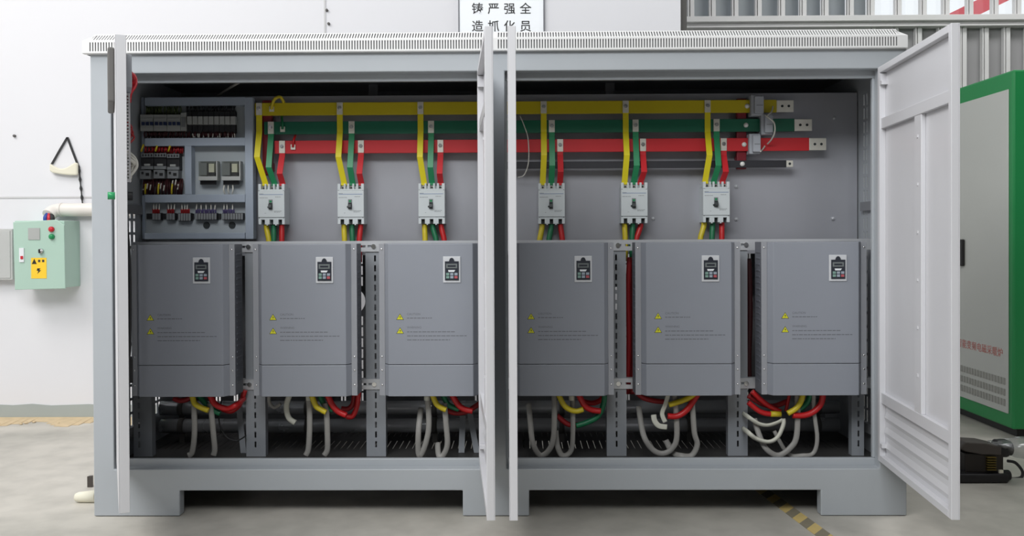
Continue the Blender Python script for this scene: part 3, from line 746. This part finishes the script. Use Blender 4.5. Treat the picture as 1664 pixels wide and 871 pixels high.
for i in range(3):
    x0 = 227.5+i*21.8
    t = comp('miniature_breaker', f'{pos[i]} of three white three pole miniature breakers with blue levers', 'miniature breaker', 'miniature breakers', x0, x0+21.3, 186, 213, .42, 'comp_white')
    for k in range(3):
        u = x0+2.2+k*6.9
        lv = pb('lever', 'comp_blue', t, u, u+4.6, 198, 203.5, .41, .42)
    pb('nose', 'comp_white', t, x0+.5, x0+20.8, 192, 207, .416, .42)
t = comp('terminal_module', 'white module between the miniature breakers and the relays', 'terminal module', None, 293.2, 302.4, 183, 213, .425, 'comp_white')
pb('front_face', 'comp_grey', t, 294.5, 301, 190, 206, .422, .425)
for i in range(9):
    x0 = 303.5+i*8.8
    ordn = ['first', 'second', 'third', 'fourth', 'fifth', 'sixth', 'seventh', 'eighth', 'ninth'][i]
    t = comp('interface_relay', f'small relay with pale cap, {ordn} from the left in the upper duct row', 'relay', 'relays in the upper row', x0, x0+8.4, 181, 216, .435, 'comp_black', .001)
    pb('cap', 'comp_white', t, x0+.4, x0+8, 189, 202, .41, .435)
for i in range(3):
    x0 = (229, 250, 271)[i]; w_ = 20; dy = (0, 0, 1)[i]
    t = comp('contactor', f'{pos[i]} black contactor with grey terminal strips, left of the divider', 'contactor', 'contactors', x0, x0+w_, 249+dy, 275+dy, .42, 'comp_black')
    pb('terminal_strip', 'comp_grey', t, x0+.3, x0+w_-.4, 249+dy, 255.5+dy, .41, .42)
    for k in range(4): pb('terminal_screw', 'comp_black', t, x0+2+k*4.6, x0+4.4+k*4.6, 250.5+dy, 254+dy, .409, .41, 0)
    pb('terminal_strip', 'comp_grey', t, x0+.3, x0+w_-.4, 270+dy, 275+dy, .41, .42)
    pb('name_tab', 'comp_white', t, x0+5, x0+14, 266+dy, 269.5+dy, .41, .42)
    t = comp('overload_relay', f'{pos[i]} grey overload relay hanging under its black contactor', 'overload relay', 'overload relays', x0-2+i*1.3, x0+15.5+i*1.5, 276.5+dy-i*.7, 291+dy-i, .415, 'comp_grey')
    xs = x0-2+i*1.3
    pb('dial', 'comp_black', t, xs+9.5, xs+15, 281, 285.5, .412, .415); pb('reset_button', 'comp_black', t, xs+2.5, xs+6, 279, 283, .412, .415)
for i in range(2):
    x0 = (322, 359.5)[i]
    t = comp('timer_relay', ['left timer relay in clear case, with bare socket below', 'right timer relay in clear case, with wires below'][i], 'timer relay', 'timer relays', x0+3, x0+28, 262, 299, .445, 'comp_grey')
    pb('base', 'comp_white', t, x0, x0+31, 286.5, 293, .405, .445); pb('socket', 'comp_black', t, x0+3, x0+28, 293.5, 300, .43, .444)
    pb('rim', 'comp_white', t, x0+29, x0+31, 261.5, 286.5, .405, .445)
    pb('coil', 'warn_yellow' if False else 'cloth', t, x0+17, x0+26, 266, 280, .415, .445); pb('coil_core', 'comp_black', t, x0+17, x0+27, 280.5, 286, .415, .445)
    pb('contact_block', 'comp_grey', t, x0+2, x0+14, 265, 285, .42, .445)
    pb('clear_case', 'clear_plastic', t, x0+.5, x0+29, 262, 286.3, .407, .4445)
tb = [(247, 261, 346, 358, 'comp_grey', 'wire_red'), (270, 284, 346, 358, 'comp_grey', 'wire_red'), (289, 310, 346, 359.5, 'comp_grey', 'wire_red'), (317, 352, 346, 357.5, 'comp_grey', 'wire_violet'), (361, 395, 346, 357.5, 'comp_grey', 'wire_violet')]
tl = ['first from the left, beside the duct', 'second from the left', 'middle one', 'long one above the left round hole', 'long one above the right round hole']
for (x0, x1, y0, y1, m, mw), l in zip(tb, tl):
    t = comp('terminal_block', 'grey terminal block in the bottom duct row, '+l, 'terminal block', 'terminal blocks', x0, x1, y0, y1, .43, 'comp_black')
    n = max(3, int((x1-x0)/4.2))
    for k in range(n):
        u = x0+k*(x1-x0)/n; pb('terminal', 'comp_grey', t, u+.4, u+(x1-x0)/n-.4, y0+.8, y1-.8, .426, .43)
for x0, x1 in ((238, 246.5), (262, 269), (285, 288.5), (312, 315), (354, 359), (395.6, 397)):
    b = MB(); pbox(b, x0, x1, 347, 356, .452, YK); b.build('mounting_strip', 'comp_black', cp)
# small wiring, too dense to count
def wires(name, m, segs, r, lbl, Y):
    b = MB()
    for s in segs: b.tube(catmull([P(x, y, Y+d) for x, y, d in s], 4), r, 7)
    o = b.build(name, m, org=P(segs[0][0][0], segs[0][0][1], Y)); tag(o, lbl, 'wires', None, 'stuff'); return o
rn = random.uniform
wires('control_wiring', 'wire_dark', [[(x, 213.5, .03), (x+rn(-2, 2), 218, rn(-.01, .02)), (x+rn(-2, 2), 224, .03)] for x in [236+i*2.3 for i in range(64)]], .0032, 'dark red wires between the miniature breakers and the duct below', .42)
wires('control_wiring', 'wire_green', [[(x, 172, .03), (x+rn(-3, 3), 178, rn(0, .02)), (x, 186, .03)] for x in [238+i*2.6 for i in range(22)]], .0034, 'dark olive wires above the miniature breakers', .42)
wires('control_wiring', 'comp_black', [[(x, 172, .03), (x+rn(-2, 2), 177, rn(0, .02)), (x, 182, .03)] for x in [304+i*2.6 for i in range(31)]], .0034, 'black wires above the relays with pale caps', .42)
wires('wire_ferrules', 'wire_white', [[(x, 217, .0), (x+rn(-1.5, 1.5), 223.5, .005)] for x in [313, 317, 321, 324, 331, 338, 346, 354, 357, 366, 371, 377, 381]], .0026, 'white wire sleeves below the relays', .425)
wires('contactor_wiring', 'wire_red', [[(x, 237.5, .03), (x+rn(-2, 2), 243, rn(-.01, .02)), (x+rn(-2, 2), 249, .02)] for x in [236+i*2.7 for i in range(23)]], .004, 'red wires above the black contactors', .42)
wires('contactor_wiring', 'cable_yellow', [[(x+2, 235, .0), (x, 241, -.01), (x-1.5, 246, 0)] for x in (231, 254, 275)], .0045, 'three yellow wires entering the tops of the contactors', .42)
wires('contactor_wiring', 'wire_dark', [[(x, 291, .03), (x+rn(-2, 2), 303, rn(-.005, .02)), (x+rn(-2, 2), 316, .03)] for x in [234+i*2.4 for i in range(27)]], .004, 'dark red wires below the overload relays', .42)
wires('wire_ferrules', 'wire_white', [[(x, y, 0), (x-1.5, y+9, .0)] for x, y in ((240, 298), (245, 300), (234, 300), (258, 297), (262, 298), (267, 301), (281, 293), (286, 292), (290, 299))], .0032, 'white wire sleeves below the overload relays', .42)
wires('contactor_wiring', 'cable_yellow', [[(x+1, 299, .0), (x, 307, -.005), (x, 315, .01)] for x in (257, 279, 236)], .004, 'three yellow wires below the overload relays', .415)
wires('wire_ferrules', 'wire_white', [[(x+rn(-1, 1), 331.5, .012), (x, 341, 0)] for x in (250, 254, 258.5, 274, 278, 283, 296, 300, 304, 319, 327, 335, 343, 349, 364, 369, 378)], .0028, 'white wire sleeves above the terminal blocks', .425)
wires('terminal_wiring', 'wire_red', [[(x, 340, 0), (x, 346.5, .008)] for x in (249, 252, 255, 258, 273, 276, 279, 282, 295, 298, 301, 304, 307)], .0042, 'red wires entering the three left terminal blocks', .425)
wires('terminal_wiring', 'wire_violet', [[(x, 340.5, 0), (x+rn(-1, 1), 346.5, .008)] for x in [319+i*2.8 for i in range(12)]+[363+i*2.8 for i in range(7)]], .0036, 'violet wires entering the two long terminal blocks', .425)
wires('timer_wiring', 'wire_white', [[(x, 300, .01), (x+rn(-2, 2), 308, -.005), (x+rn(-2, 2), 316, .01)] for x in (365, 371, 378)], .0032, 'pale wires below the right timer relay', .43)
b = MB(); b.tube([P(352, 157, .55), P(368, 146, .52), P(388, 134, .42)], .006, 8)
tag(b.build('loose_wire', 'cable_grey', org=P(352, 157, .55)), 'grey wire slanting up behind the top of the control panel', 'wire')

# ------------------------------------------------------------------ cables under the drives
def cable(nm, m, pts, r, lbl, grp, Y=.22, flat=1.):
    q = [P(p[0], min(p[1], 740), p[2] if len(p) > 2 else Y) for p in pts]
    for v in q:
        if v.y < .3: v.z = min(v.z, zd-.0012)
    q = catmull(q, 6)
    for v in q:
        if v.y < .3: v.z = min(v.z, zd-.001)
    b = MB(); b.tube(q, r, 10, flat=flat)
    return tag(b.build(nm, m, org=q[0]), lbl, 'cable', grp)
dn = ['under the control panel', 'second in the row', 'just left of the centre doors', 'just right of the centre doors', 'second from the right end', 'at the right end']
col = {
 'yellow': [[(312, 641), (316, 655), (326, 662), (339, 667)], [(506, 641), (513, 659), (522, 666), (530, 670)], [(702, 640), (709, 656), (718, 663), (725, 666)], [(907, 640), (918, 660), (934, 668), (948, 665)], [(1087, 658), (1106, 652), (1120, 646), (1130, 636)], [(1305, 636), (1302, 651), (1294, 663), (1280, 672)]],
 'green': [[(322, 641), (335, 657), (347, 667), (358, 672)], [(519, 641), (526, 656), (536, 664), (541, 667)], [(719, 640), (727, 656), (737, 662), (746, 665)], [(936, 692), (955, 686), (972, 676), (981, 655), (982, 638)], [(1096, 638), (1098, 648), (1104, 656)], [(1317, 636), (1314, 650), (1306, 660), (1296, 667)]],
 'red': [[(341, 641), (350, 657), (369, 664), (384, 658), (396, 648, .28)], [(532, 641), (540, 658), (550, 669), (563, 675)], [(734, 640), (744, 657), (755, 665), (768, 668)], [(940, 640), (950, 659), (962, 666), (976, 668)], [(1085, 676), (1101, 676), (1117, 665), (1134, 640)], [(1338, 637), (1334, 656), (1322, 669), (1306, 675), (1288, 675)]]}
for c in ('yellow', 'green', 'red'):
    for i in range(6):
        cable(c+'_drive_cable', 'cable_'+c, col[c][i], .0118 if c != 'red' else .0128, f'{c} power cable curving below the inverter drive {dn[i]}', c+' cables below the drives', {'yellow': .19, 'green': .225, 'red': .2}[c])
red2 = [([(360, 664), (376, 668), (390, 656), (398, 634)], .28, 'second red cable rising behind the first, below the drive under the control panel'), ([(282, 647), (293, 651), (306, 648), (312, 640)], .27, 'short dark red cable seen left of the yellow one, under the control panel drive'),
        ([(563, 677), (573, 676), (580, 660), (583, 636)], .265, 'red cable rising at the right of the second drive underside'), ([(555, 664), (566, 664), (574, 655), (576, 636)], .285, 'dark red cable tucked behind others at the right of the second drive underside'),
        ([(724, 666), (740, 671), (760, 668), (784, 652)], .26, 'dark red cable crossing behind the green one, left of the centre doors'),
        ([(905, 675), (914, 683), (925, 690), (940, 690)], .26, 'short dark red cable end beside the grey loop, right of the centre doors'), ([(946, 652), (962, 655), (976, 650), (984, 636)], .27, 'red cable behind the front red one, right of the centre doors'),
        ([(1030, 634), (1045, 646), (1062, 651), (1080, 653)], .26, 'dark red cable along the top left under the drive second from the right end'),
        ([(1216, 654), (1232, 667), (1245, 672), (1262, 673)], .23, 'red cable with a yellow sleeve below the drive at the right end'), ([(1222, 636), (1238, 651), (1252, 661), (1268, 669)], .25, 'red cable slanting down above the sleeved red one, right end'),
        ([(1216, 643), (1236, 655), (1256, 660), (1280, 652)], .28, 'dark red cable at the back beside the last slotted post'), ([(1283, 638), (1281, 651), (1277, 668)], .26, 'thin red cable hanging left of the yellow one, right end')]
for pts, Y, l in red2:
    o = cable('red_drive_cable', 'cable_red' if 'dark' not in l else 'wire_red', pts, .0115 if 'thin' not in l else .007, l, 'red cables behind', Y)
    if 'sleeve' in l and 'above' not in l:
        b = MB(); b.cyl(P(1252, 672.6, .23), P(1269, 673, .23), .0125, 12); b.build('sleeve', 'cable_yellow', o, org=o.location)
for pts, l in (([(1023, 418), (1021, 470), (1022, 560), (1019, 640)], 'dark red cable running down the gap right of the fourth slotted post'), ([(1028, 430), (1026, 500), (1027, 600), (1026, 640)], 'second red cable down the gap beside the fourth slotted post')):
    cable('red_riser_cable', 'wire_red', pts, .012, l, 'red risers', .38 if 'second' not in l else .43)
cable('red_riser_cable', 'wire_dark', [(1217, 420), (1219, 500), (1217, 600), (1222, 640)], .012, 'dark red cable running down the gap left of the last drive', 'red risers', .38)
grey = [([(313, 640), (315, 660), (316, 705), (312, 735), (306, 752)], 'left grey cable hanging straight below the drive under the control panel'), ([(341, 655), (344, 675), (347, 707), (349, 730), (347, 752)], 'right grey cable hanging straight below the drive under the control panel'),
        ([(501, 640), (503, 670), (503, 702), (501, 730), (497, 752)], 'left grey cable hanging straight below the second drive'), ([(528, 655), (531, 676), (532, 702), (532, 730), (527, 752)], 'right grey cable hanging straight below the second drive'),
        ([(694, 640), (697, 685), (694, 712), (685, 738), (680, 736), (680, 700), (684, 663, .26)], 'grey cable in a narrow loop left of the centre doors'), ([(722, 655), (725, 690), (727, 722), (720, 744), (713, 748), (711, 720, .26)], 'grey cable hooked at its foot, nearer the centre doors'),
        ([(859, 655, .28), (862, 688, .25), (866, 720), (878, 741), (893, 730), (900, 705), (901, 636)], 'grey cable loop nearest the right side of the centre doors'), ([(903, 700, .26), (906, 725, .25), (914, 744), (928, 732), (931, 697), (930, 636)], 'second grey cable loop right of the centre doors'),
        ([(1038, 660, .27), (1042, 690, .25), (1048, 713), (1061, 731), (1076, 737), (1091, 730), (1100, 707), (1096, 636)], 'wide grey cable loop below the drive second from the right end'), ([(1082, 715, .27), (1092, 735, .25), (1106, 749), (1124, 742), (1133, 722), (1128, 700), (1124, 636)], 'deeper grey cable loop right of the wide one, drive second from the right end'),
        ([(1226, 680, .27), (1232, 702, .25), (1244, 728), (1264, 740), (1284, 728), (1295, 705), (1296, 636)], 'wide dull grey cable loop below the drive at the right end'), ([(1258, 700, .27), (1280, 737, .25), (1305, 750), (1322, 736), (1328, 712), (1323, 670), (1322, 636)], 'thin grey cable loop farthest right under the drives')]
for pts, l in grey:
    cable('grey_control_cable', 'cable_grey', pts, .0125 if 'thin' not in l else .009, l, 'grey cables below the drives', .215, .6)
cable('white_cable', 'cable_white', [(1208, 672, .28), (1218, 679), (1232, 688), (1247, 691), (1262, 687), (1272, 682)], .0105, 'upper white cable bulging out beside the last slotted post', 'white cables', .235, .6)
cable('white_cable', 'cable_white', [(1208, 697, .28), (1217, 704), (1229, 713), (1249, 718), (1264, 710), (1273, 690), (1273, 681)], .012, 'lower white cable loop beside the last slotted post', 'white cables', .192, .7)
cable('white_cable', 'cable_white', [(472, 638), (466, 656), (466, 668), (470, 680), (480, 687)], .0125, 'white cable curling below the left part of the second drive', 'white cables', .26, .7)
cable('white_cable', 'cable_grey', [(437, 638), (438, 655), (446, 662), (456, 656)], .008, 'pale thin cable curl below the left edge of the second drive', 'white cables', .28)
for pts, ws, l in (([(1086, 640), (1082, 655), (1076, 672), (1081, 686)], .01, 'white tape strip hanging below the drive second from the right end'), ([(1062, 674), (1064, 684), (1071, 692), (1084, 694)], .012, 'curled white tape end low under the drive second from the right end')):
    cable('tape_strip', 'cable_white', pts, ws, l, 'white tape strips', .2, .2)
cable('black_wire', 'cable_black', [(360, 650, .26), (356, 684), (366, 708), (384, 716), (400, 708, .28)], .003, 'thin black wire loop between the grey cables and the second post', None, .25)
for x0, y0, x1, y1, l in ((752, 676, 750, 748, 'upright grey strap just left of the centre doors'), (763, 668, 775, 748, 'slanting grey strap touching the left centre door edge'), (388, 656, 396, 740, 'grey strap beside the second slotted post')):
    b = MB(); p, q = P(x0, y0, .4), P(x1, y1, .36); q.z = zf+.001; b.strip([p, q], .026, .006); tag(b.build('support_strap', 'post', org=q), l, 'strap', 'grey straps'); 
for px, py in ((694, 645), (929, 645), (502, 645)):
    b = MB(); q = P(px, py-6, .215); b.cyl(q, q-Vector((0, 0, .03)), .013, 12)
    tag(b.build('cable_gland', 'cable_white', org=q), {694: 'white cable gland under the drive left of the centre doors', 929: 'white cable gland under the drive right of the centre doors', 502: 'white cable gland under the second drive'}[px], 'cable gland', 'cable glands')

# ------------------------------------------------------------------ wall fittings at left
Yf = YW-.2
pe = P(62, 470, Yf)
eb = thing('mint_switch_box', 'mint green electrical box with yellow warning label on white wall', 'switch box', (pe.x, YW, pe.z))
b = MB(); xa, xb = P(24, 412, Yf+.012).x, P(105, 412, Yf+.012).x; za, zc = P(62, 469, Yf).z, P(62, 358, Yf).z
b.box(xa, xb, Yf+.012, YW, za+.004, zc-.002); b.build('body', 'mint', eb, bevel=.004)
def PP(pts, Y): return [(P(x, y, Y).x, P(x, y, Y).z) for x, y in pts]
b = MB(); b.prism(PP([(21, 361), (92, 357), (104, 366), (106, 469), (24, 471)], Yf), 'y', Yf, Yf+.012); dd = b.build('door', 'mint', eb, bevel=.003)
def fit(name, m, x0, x1, y0, y1, d, par=dd): 
    b = MB(); pbox(b, x0, x1, y0, y1, Yf-d, Yf-.0001); return b.build(name, m, par)
fit('viewing_window', 'comp_white', 45.5, 64.5, 370.5, 389.5, .004); fit('switch_plate', 'logo_white', 31, 38.5, 403, 426, .006); fit('switch_lever', 'red_plastic', 33, 37, 416, 421, .01)
for nm, m, px, py, r in (('stop_button', 'red_plastic', 84.5, 372.5, .016), ('start_button', 'green_plastic', 85, 384.5, .016), ('key_switch', 'chrome', 67.5, 408, .015)):
    b = MB(); q = P(px, py, Yf); b.cyl(q, q-Vector((0, .014, 0)), r, 18); b.dome(q-Vector((0, .014, 0)), r*.85, .006, 14); k = b.build(nm, m, dd)
    if nm == 'key_switch': b = MB(); b.box(q.x-.004, q.x+.004, q.y-.028, q.y-.014, q.z-.012, q.z+.012); b.build('key', 'ink_black', dd)
lb = fit('warning_label', 'label_yellow', 50.5, 75.5, 419, 452.5, .002)
b = MB(); b.prism(PP([(52, 429), (60, 429), (56, 420.5)], Yf), 'y', Yf-.003, Yf-.002); b.build('warning_triangle', 'ink_black', dd)
b = MB(); b.prism(PP([(61, 436), (66, 436), (64, 439), (67, 439), (61, 445), (63, 440), (60, 440)], Yf), 'y', Yf-.003, Yf-.002); b.build('bolt_symbol', 'ink_black', dd)
b = MB()
for x, y in ((64, 424), (70.5, 424)): b.prism(PP([(x-1.8, y+2), (x+1.8, y+2), (x+1.8, y-2), (x-1.8, y-2)], Yf), 'y', Yf-.0025, Yf-.002)
b.build('label_characters', 'label_ink', dd)
# grey panel at the left edge
b = MB(); a = P(20.5, 455, YW-.07); c = P(-60, 372, YW-.07); b.box(c.x, a.x, YW-.07, YW, a.z, c.z)
t = b.build('grey_wall_box', 'grey_box', org=(a.x, YW, a.z), bevel=.004); tag(t, 'plain light grey box on the wall left of the mint box', 'wall box')
b = MB(); b.box(c.x+.02, a.x-.012, YW-.074, YW-.07, a.z+.012, c.z-.012); b.build('cover', 'grey_box', t, org=(a.x, YW, a.z), bevel=.003)
# pvc conduit with elbow
yv = YW-.045
pts = [P(170, 340, yv), P(115, 341, yv), P(98, 341, yv), P(86, 344, yv-.02), P(79, 350, yv-.05)]
b = MB(); b.tube([Vector((-.9, yv, pts[0].z))]+catmull(pts[1:], 6), .041, 20); t = b.build('conduit_pipe', 'pvc', org=pts[2]); tag(t, 'white plastic conduit pipe with elbow above the mint box', 'pipe')
b = MB(); b.cyl(P(101.5, 341, yv), P(99, 341, yv), .044, 20); b.build('coupling', 'pvc', t, org=pts[2])
for k, (m, dxp, l) in enumerate((('red_plastic', 3, 'red wire from the conduit elbow into the mint box'), ('blue_wire', -3, 'blue wire from the conduit elbow into the mint box'), ('cord_black', 8, 'black wire from the conduit elbow into the mint box'))):
    q = [P(79+dxp*.5, 348, yv-.05), P(77+dxp, 353, yv-.07), Vector((P(77+dxp, 357, yv-.07).x, yv-.07, zc-.004))]
    b = MB(); b.tube(catmull(q, 5), .013, 10); tag(b.build('supply_wire', m, org=q[2]), l, 'wire', 'supply wires of the mint box')
# cord, cloth and nails
yn = YW-.008
b = MB(); q = [P(84, 267, yn), P(97, 244, yn), P(109.5, 223, yn), P(118, 246, yn), P(128, 272, yn)]
b.strip(q[:3], .014, .004, (1, 0, 0)); b.strip(q[2:], .014, .004, (1, 0, 0))
tw = [P(128+i*.5, 272+i*4.9, yn-.004) for i in range(13)]
b.tube(tw, [.009 if i % 3 == 1 else .004 for i in range(13)], 8)
tag(b.build('hanging_cord', 'cord_black', org=q[2]), 'black cord hung in a triangle on the wall, twisted tail on the pipe', 'cord')
b = MB(); n = 10; up_, lo_ = [], []
for i in range(n+1):
    t_ = i/n; x = 84+45*t_; y0 = 266+9*math.sin(math.pi*min(1, t_*1.15))-1*t_; y1 = 280+5*math.sin(math.pi*t_*.6)-(2 if i in (0,) else 0)
    up_.append((x, y0)); lo_.append((x, y1))
b.prism(PP(up_+lo_[::-1], yn), 'y', yn-.03, yn-.006); o = b.build('cloth_roll', 'cloth', org=P(107, 275, yn), bevel=.008); tag(o, 'cream cloth slung in the black cord on the wall', 'cloth')
for px, py, l in ((24.5, 221, 'small dark nail in the white wall above the mint box'), (531.5, 17, 'upper dark anchor in the wall beside the panel joint'), (534.5, 39, 'lower dark anchor in the wall beside the panel joint')):
    b = MB(); q = P(px, py, YW); b.cyl(q, q-Vector((0, .012, 0)), .008, 10); b.dome(q-Vector((0, .012, 0)), .009, .005, 10); tag(b.build('wall_anchor', 'steel_dark', org=q), l, 'anchor', 'wall anchors')
# sign
a, c = P(747, 70, YW-.012), P(882.5, -75, YW-.012)
sg = thing('wall_sign', 'white sign board with black Chinese characters behind the cabinet roof', 'sign', ((a.x+c.x)/2, YW, a.z))
b = MB(); b.box(a.x, c.x, YW-.012, YW, a.z, c.z); b.build('board', 'sign_white', sg)
b = MB(); g = .008
b.box(a.x-g, a.x, YW-.016, YW, a.z-g, c.z+g); b.box(c.x, c.x+g, YW-.016, YW, a.z-g, c.z+g); b.box(a.x, c.x, YW-.016, YW, c.z, c.z+g); b.box(a.x, c.x, YW-.016, YW, a.z-g, a.z); b.build('border', 'sign_border', sg)
for s, px in (('铸造', 776), ('严抓', 802), ('强化', 828), ('全员', 854)):
    for k, ch_ in enumerate(s):
        p = P(px, (21, 49.5)[k], YW-.0125); text('character', ch_, 'ink_black', sg, p, (math.pi/2, 0, 0), .074, bold=.0008)

# ------------------------------------------------------------------ floor objects
pr = PF(138, 816)
b = MB(); q = Vector((pr.x, pr.y, .022)); b.tube([q+Vector((-.04, 0, 0)), q+Vector((-.025, 0, 0)), q+Vector((.05, 0, .004))], [.016, .022, .027], 16)
tag(b.build('plastic_cone', 'cloth', org=(pr.x, pr.y, 0)), 'cream plastic cone lying by the cabinet left foot', 'plastic cone')
b = MB(); q = PF(146, 792); b.prism([(q.x-.012, q.y), (q.x+.012, q.y), (q.x+.006, q.y+.02), (q.x-.008, q.y+.018)], 'z', 0, .05)
tag(b.build('rubble_piece', 'slab_brown', org=q), 'small brown scrap standing behind the cream cone', 'scrap')
# sandy debris at the foot of the wall
b = MB(); n = 60; y0 = YW-.005
for i in range(n):
    x = -4+i*(2.6/n); wd = (.16+.06*math.sin(i*.7)+random.uniform(-.03, .03))
    b.hexa(((x, y0-wd, .0005), (x+.05, y0-wd, .0005), (x+.05, y0, .0005), (x, y0, .0005), (x, y0-wd, .002), (x+.05, y0-wd, .002), (x+.05, y0, .012), (x, y0, .012)))
for i in range(70):
    x = random.uniform(-4, -1.5); y = y0-random.uniform(.02, .2); r = random.uniform(.004, .013); b.dome((x, y, .002), r, r*.8, 6, (0, 0, 1))
tag(b.build('sand_strip', 'sand', org=(-2.7, y0, 0)), 'strip of tan sand and plaster crumbs at the wall foot', 'debris', None, 'stuff')
# hazard tape
p0, p1 = PF(1243, 800), PF(1352, 880); dv = (p1-p0).normalized(); nv = Vector((-dv.y, dv.x, 0)); L_ = (p1-p0).length
b = MB(); b.box(-.05, L_+.3, -.032, .032, 0, .0012); o = b.build('hazard_tape', 'hazard'); o.location = (p0.x, p0.y, .0006); o.rotation_euler = (0, 0, math.atan2(dv.y, dv.x))
tag(o, 'worn yellow and black hazard tape on the floor by the right foot', 'floor tape')

# ------------------------------------------------------------------ green machine
pg = PF(1646, 713); Xg, Yg = pg.x, pg.y
zt_ = PXp(1646, 113, Xg).z
gm = thing('green_machine', 'tall green machine cabinet with grey side panel behind the right door', 'machine cabinet', (Xg+.4, Yg, 0))
b = MB(); b.box(Xg, Xg+.9, Yg, Yg+1.5, .05, zt_); b.build('body', 'machine_green', gm, bevel=.012)
b = MB(); b.box(Xg+.05, Xg+.85, Yg+.05, Yg+1.45, 0, .05); b.build('plinth', 'iron_black', gm)
q0, q1 = PXp(1640, 145, Xg), PXp(1644, 674, Xg)
ya = PXp(1640, 400, Xg).y
b = MB(); b.box(Xg-.008, Xg, ya, Yg+1.38, q1.z, q0.z); pn = b.build('side_panel', 'machine_panel', gm, bevel=.003)
hp = PXp(1567, 410, Xg); b = MB(); b.box(Xg-.03, Xg-.008, hp.y-.025, hp.y+.025, PXp(1567, 432, Xg).z, PXp(1567, 389, Xg).z); b.build('handle', 'iron_black', gm, bevel=.006)
for py in (607, 624, 640):
    ya_, yb_ = PXp(1636, py, Xg).y, PXp(1562, py, Xg).y; z = PXp(1600, py+2, Xg).z
    b = MB(); n = 16
    for i in range(n):
        y = ya_+(yb_-ya_)*i/n; b.box(Xg-.012, Xg-.0081, y, y+(yb_-ya_)/n*.6, z-.019, z+.019)
    b.build('vent_louvre', 'vent_grey', gm)
ya_, yb_ = PXp(1636, 568, Xg).y, PXp(1558, 560, Xg).y
tx = text('lettering', '智能变频电磁采暖炉', 'letter_red', gm, (Xg-.009, yb_, PXp(1597, 571, Xg).z), (math.pi/2, 0, -math.pi/2), (yb_-ya_)/9.6, spacing=1.05, align='LEFT', ext=.0005)
# transformer unit on the floor
pt = PF(1590, 786); tx0, ty0 = pt.x, pt.y
def S(px, py, dy=0): return P(px, py, ty0+dy)
tr = thing('transformer_unit', 'dark open transformer on a black base at right, on the floor', 'transformer', (tx0, ty0, 0))
a, c = S(1535, 788), S(1640, 770)
b = MB(); b.box(a.x, c.x, ty0, ty0+.18, 0.002, S(1590, 771).z); b.tube([(a.x, ty0+.05, .03), (c.x+.03, ty0+.05, .025)], .025, 12); b.build('base', 'iron_black', tr, bevel=.008)
a, c = S(1574, 772), S(1637, 740); b = MB(); b.box(a.x, c.x, ty0+.03, ty0+.15, S(1590, 771).z, c.z); b.build('core', 'iron', tr, bevel=.006)
a, c = S(1607, 766), S(1622, 746); b = MB()
for i in range(6): zz = a.z+(c.z-a.z)*i/5; b.box(a.x, c.x, ty0+.012, ty0+.03, zz, zz+.006)
b.build('winding', 'copper_coil', tr, bevel=.001)
b = MB(); poly = [(1563, 731), (1572, 720), (1606, 722), (1632, 728), (1632, 742), (1600, 741), (1574, 736)]
b.prism([(S(*p).x, S(*p).z) for p in poly][::-1], 'y', ty0+.02, ty0+.13); b.build('top_yoke', 'slab_brown', tr, bevel=.006)
a, c = S(1632, 735), S(1658, 735); b = MB(); b.cyl((a.x, ty0+.08, a.z), (c.x-.02, ty0+.08, a.z), .042, 20); b.cyl((c.x-.02, ty0+.08, a.z), (c.x, ty0+.08, a.z), .034, 20); b.build('insulator_knob', 'iron_black', tr, bevel=.004)
a, c = S(1628, 778), S(1634.5, 766); b = MB(); b.box(a.x, c.x, ty0+.02, ty0+.03, a.z, c.z); b.build('paper_tag', 'cloth', tr)
b = MB(); b.tube(catmull([S(1637, 749, .1), S(1650, 752, .1), S(1661, 765, .1), S(1660, 775, .1), S(1648, 778, .1), S(1636, 777, .1)], 6), .007, 8); b.build('loop_cable', 'cord_black', tr)
b = MB(); rnd = random.Random(4); c0 = S(1650, 731, .1)
gridv = []
for i in range(9):
    row = []
    for j in range(7):
        px = 1606+i*9; top = 716-8*i/8; py = top+j*(2.5+i*.55)
        yy = .1-.14*math.sin(math.pi*j/6)*(.4+.6*i/8)+rnd.uniform(-.02, .02)
        row.append(b.v(S(px+rnd.uniform(-1.5, 1.5), py+rnd.uniform(-1, 1), yy)))
    gridv.append(row)
for i in range(8):
    for j in range(6): b.bm.faces.new((gridv[i][j], gridv[i+1][j], gridv[i+1][j+1], gridv[i][j+1])).smooth = True
o = b.build('plastic_bag', 'bag_film', org=(c0.x, c0.y, c0.z)); tag(o, 'crumpled clear plastic sheet draped over the transformer knob', 'plastic sheet')
md = o.modifiers.new('thickness', 'SOLIDIFY'); md.thickness = .002

for o in C.objects:
    if '_org' in o: del o['_org']
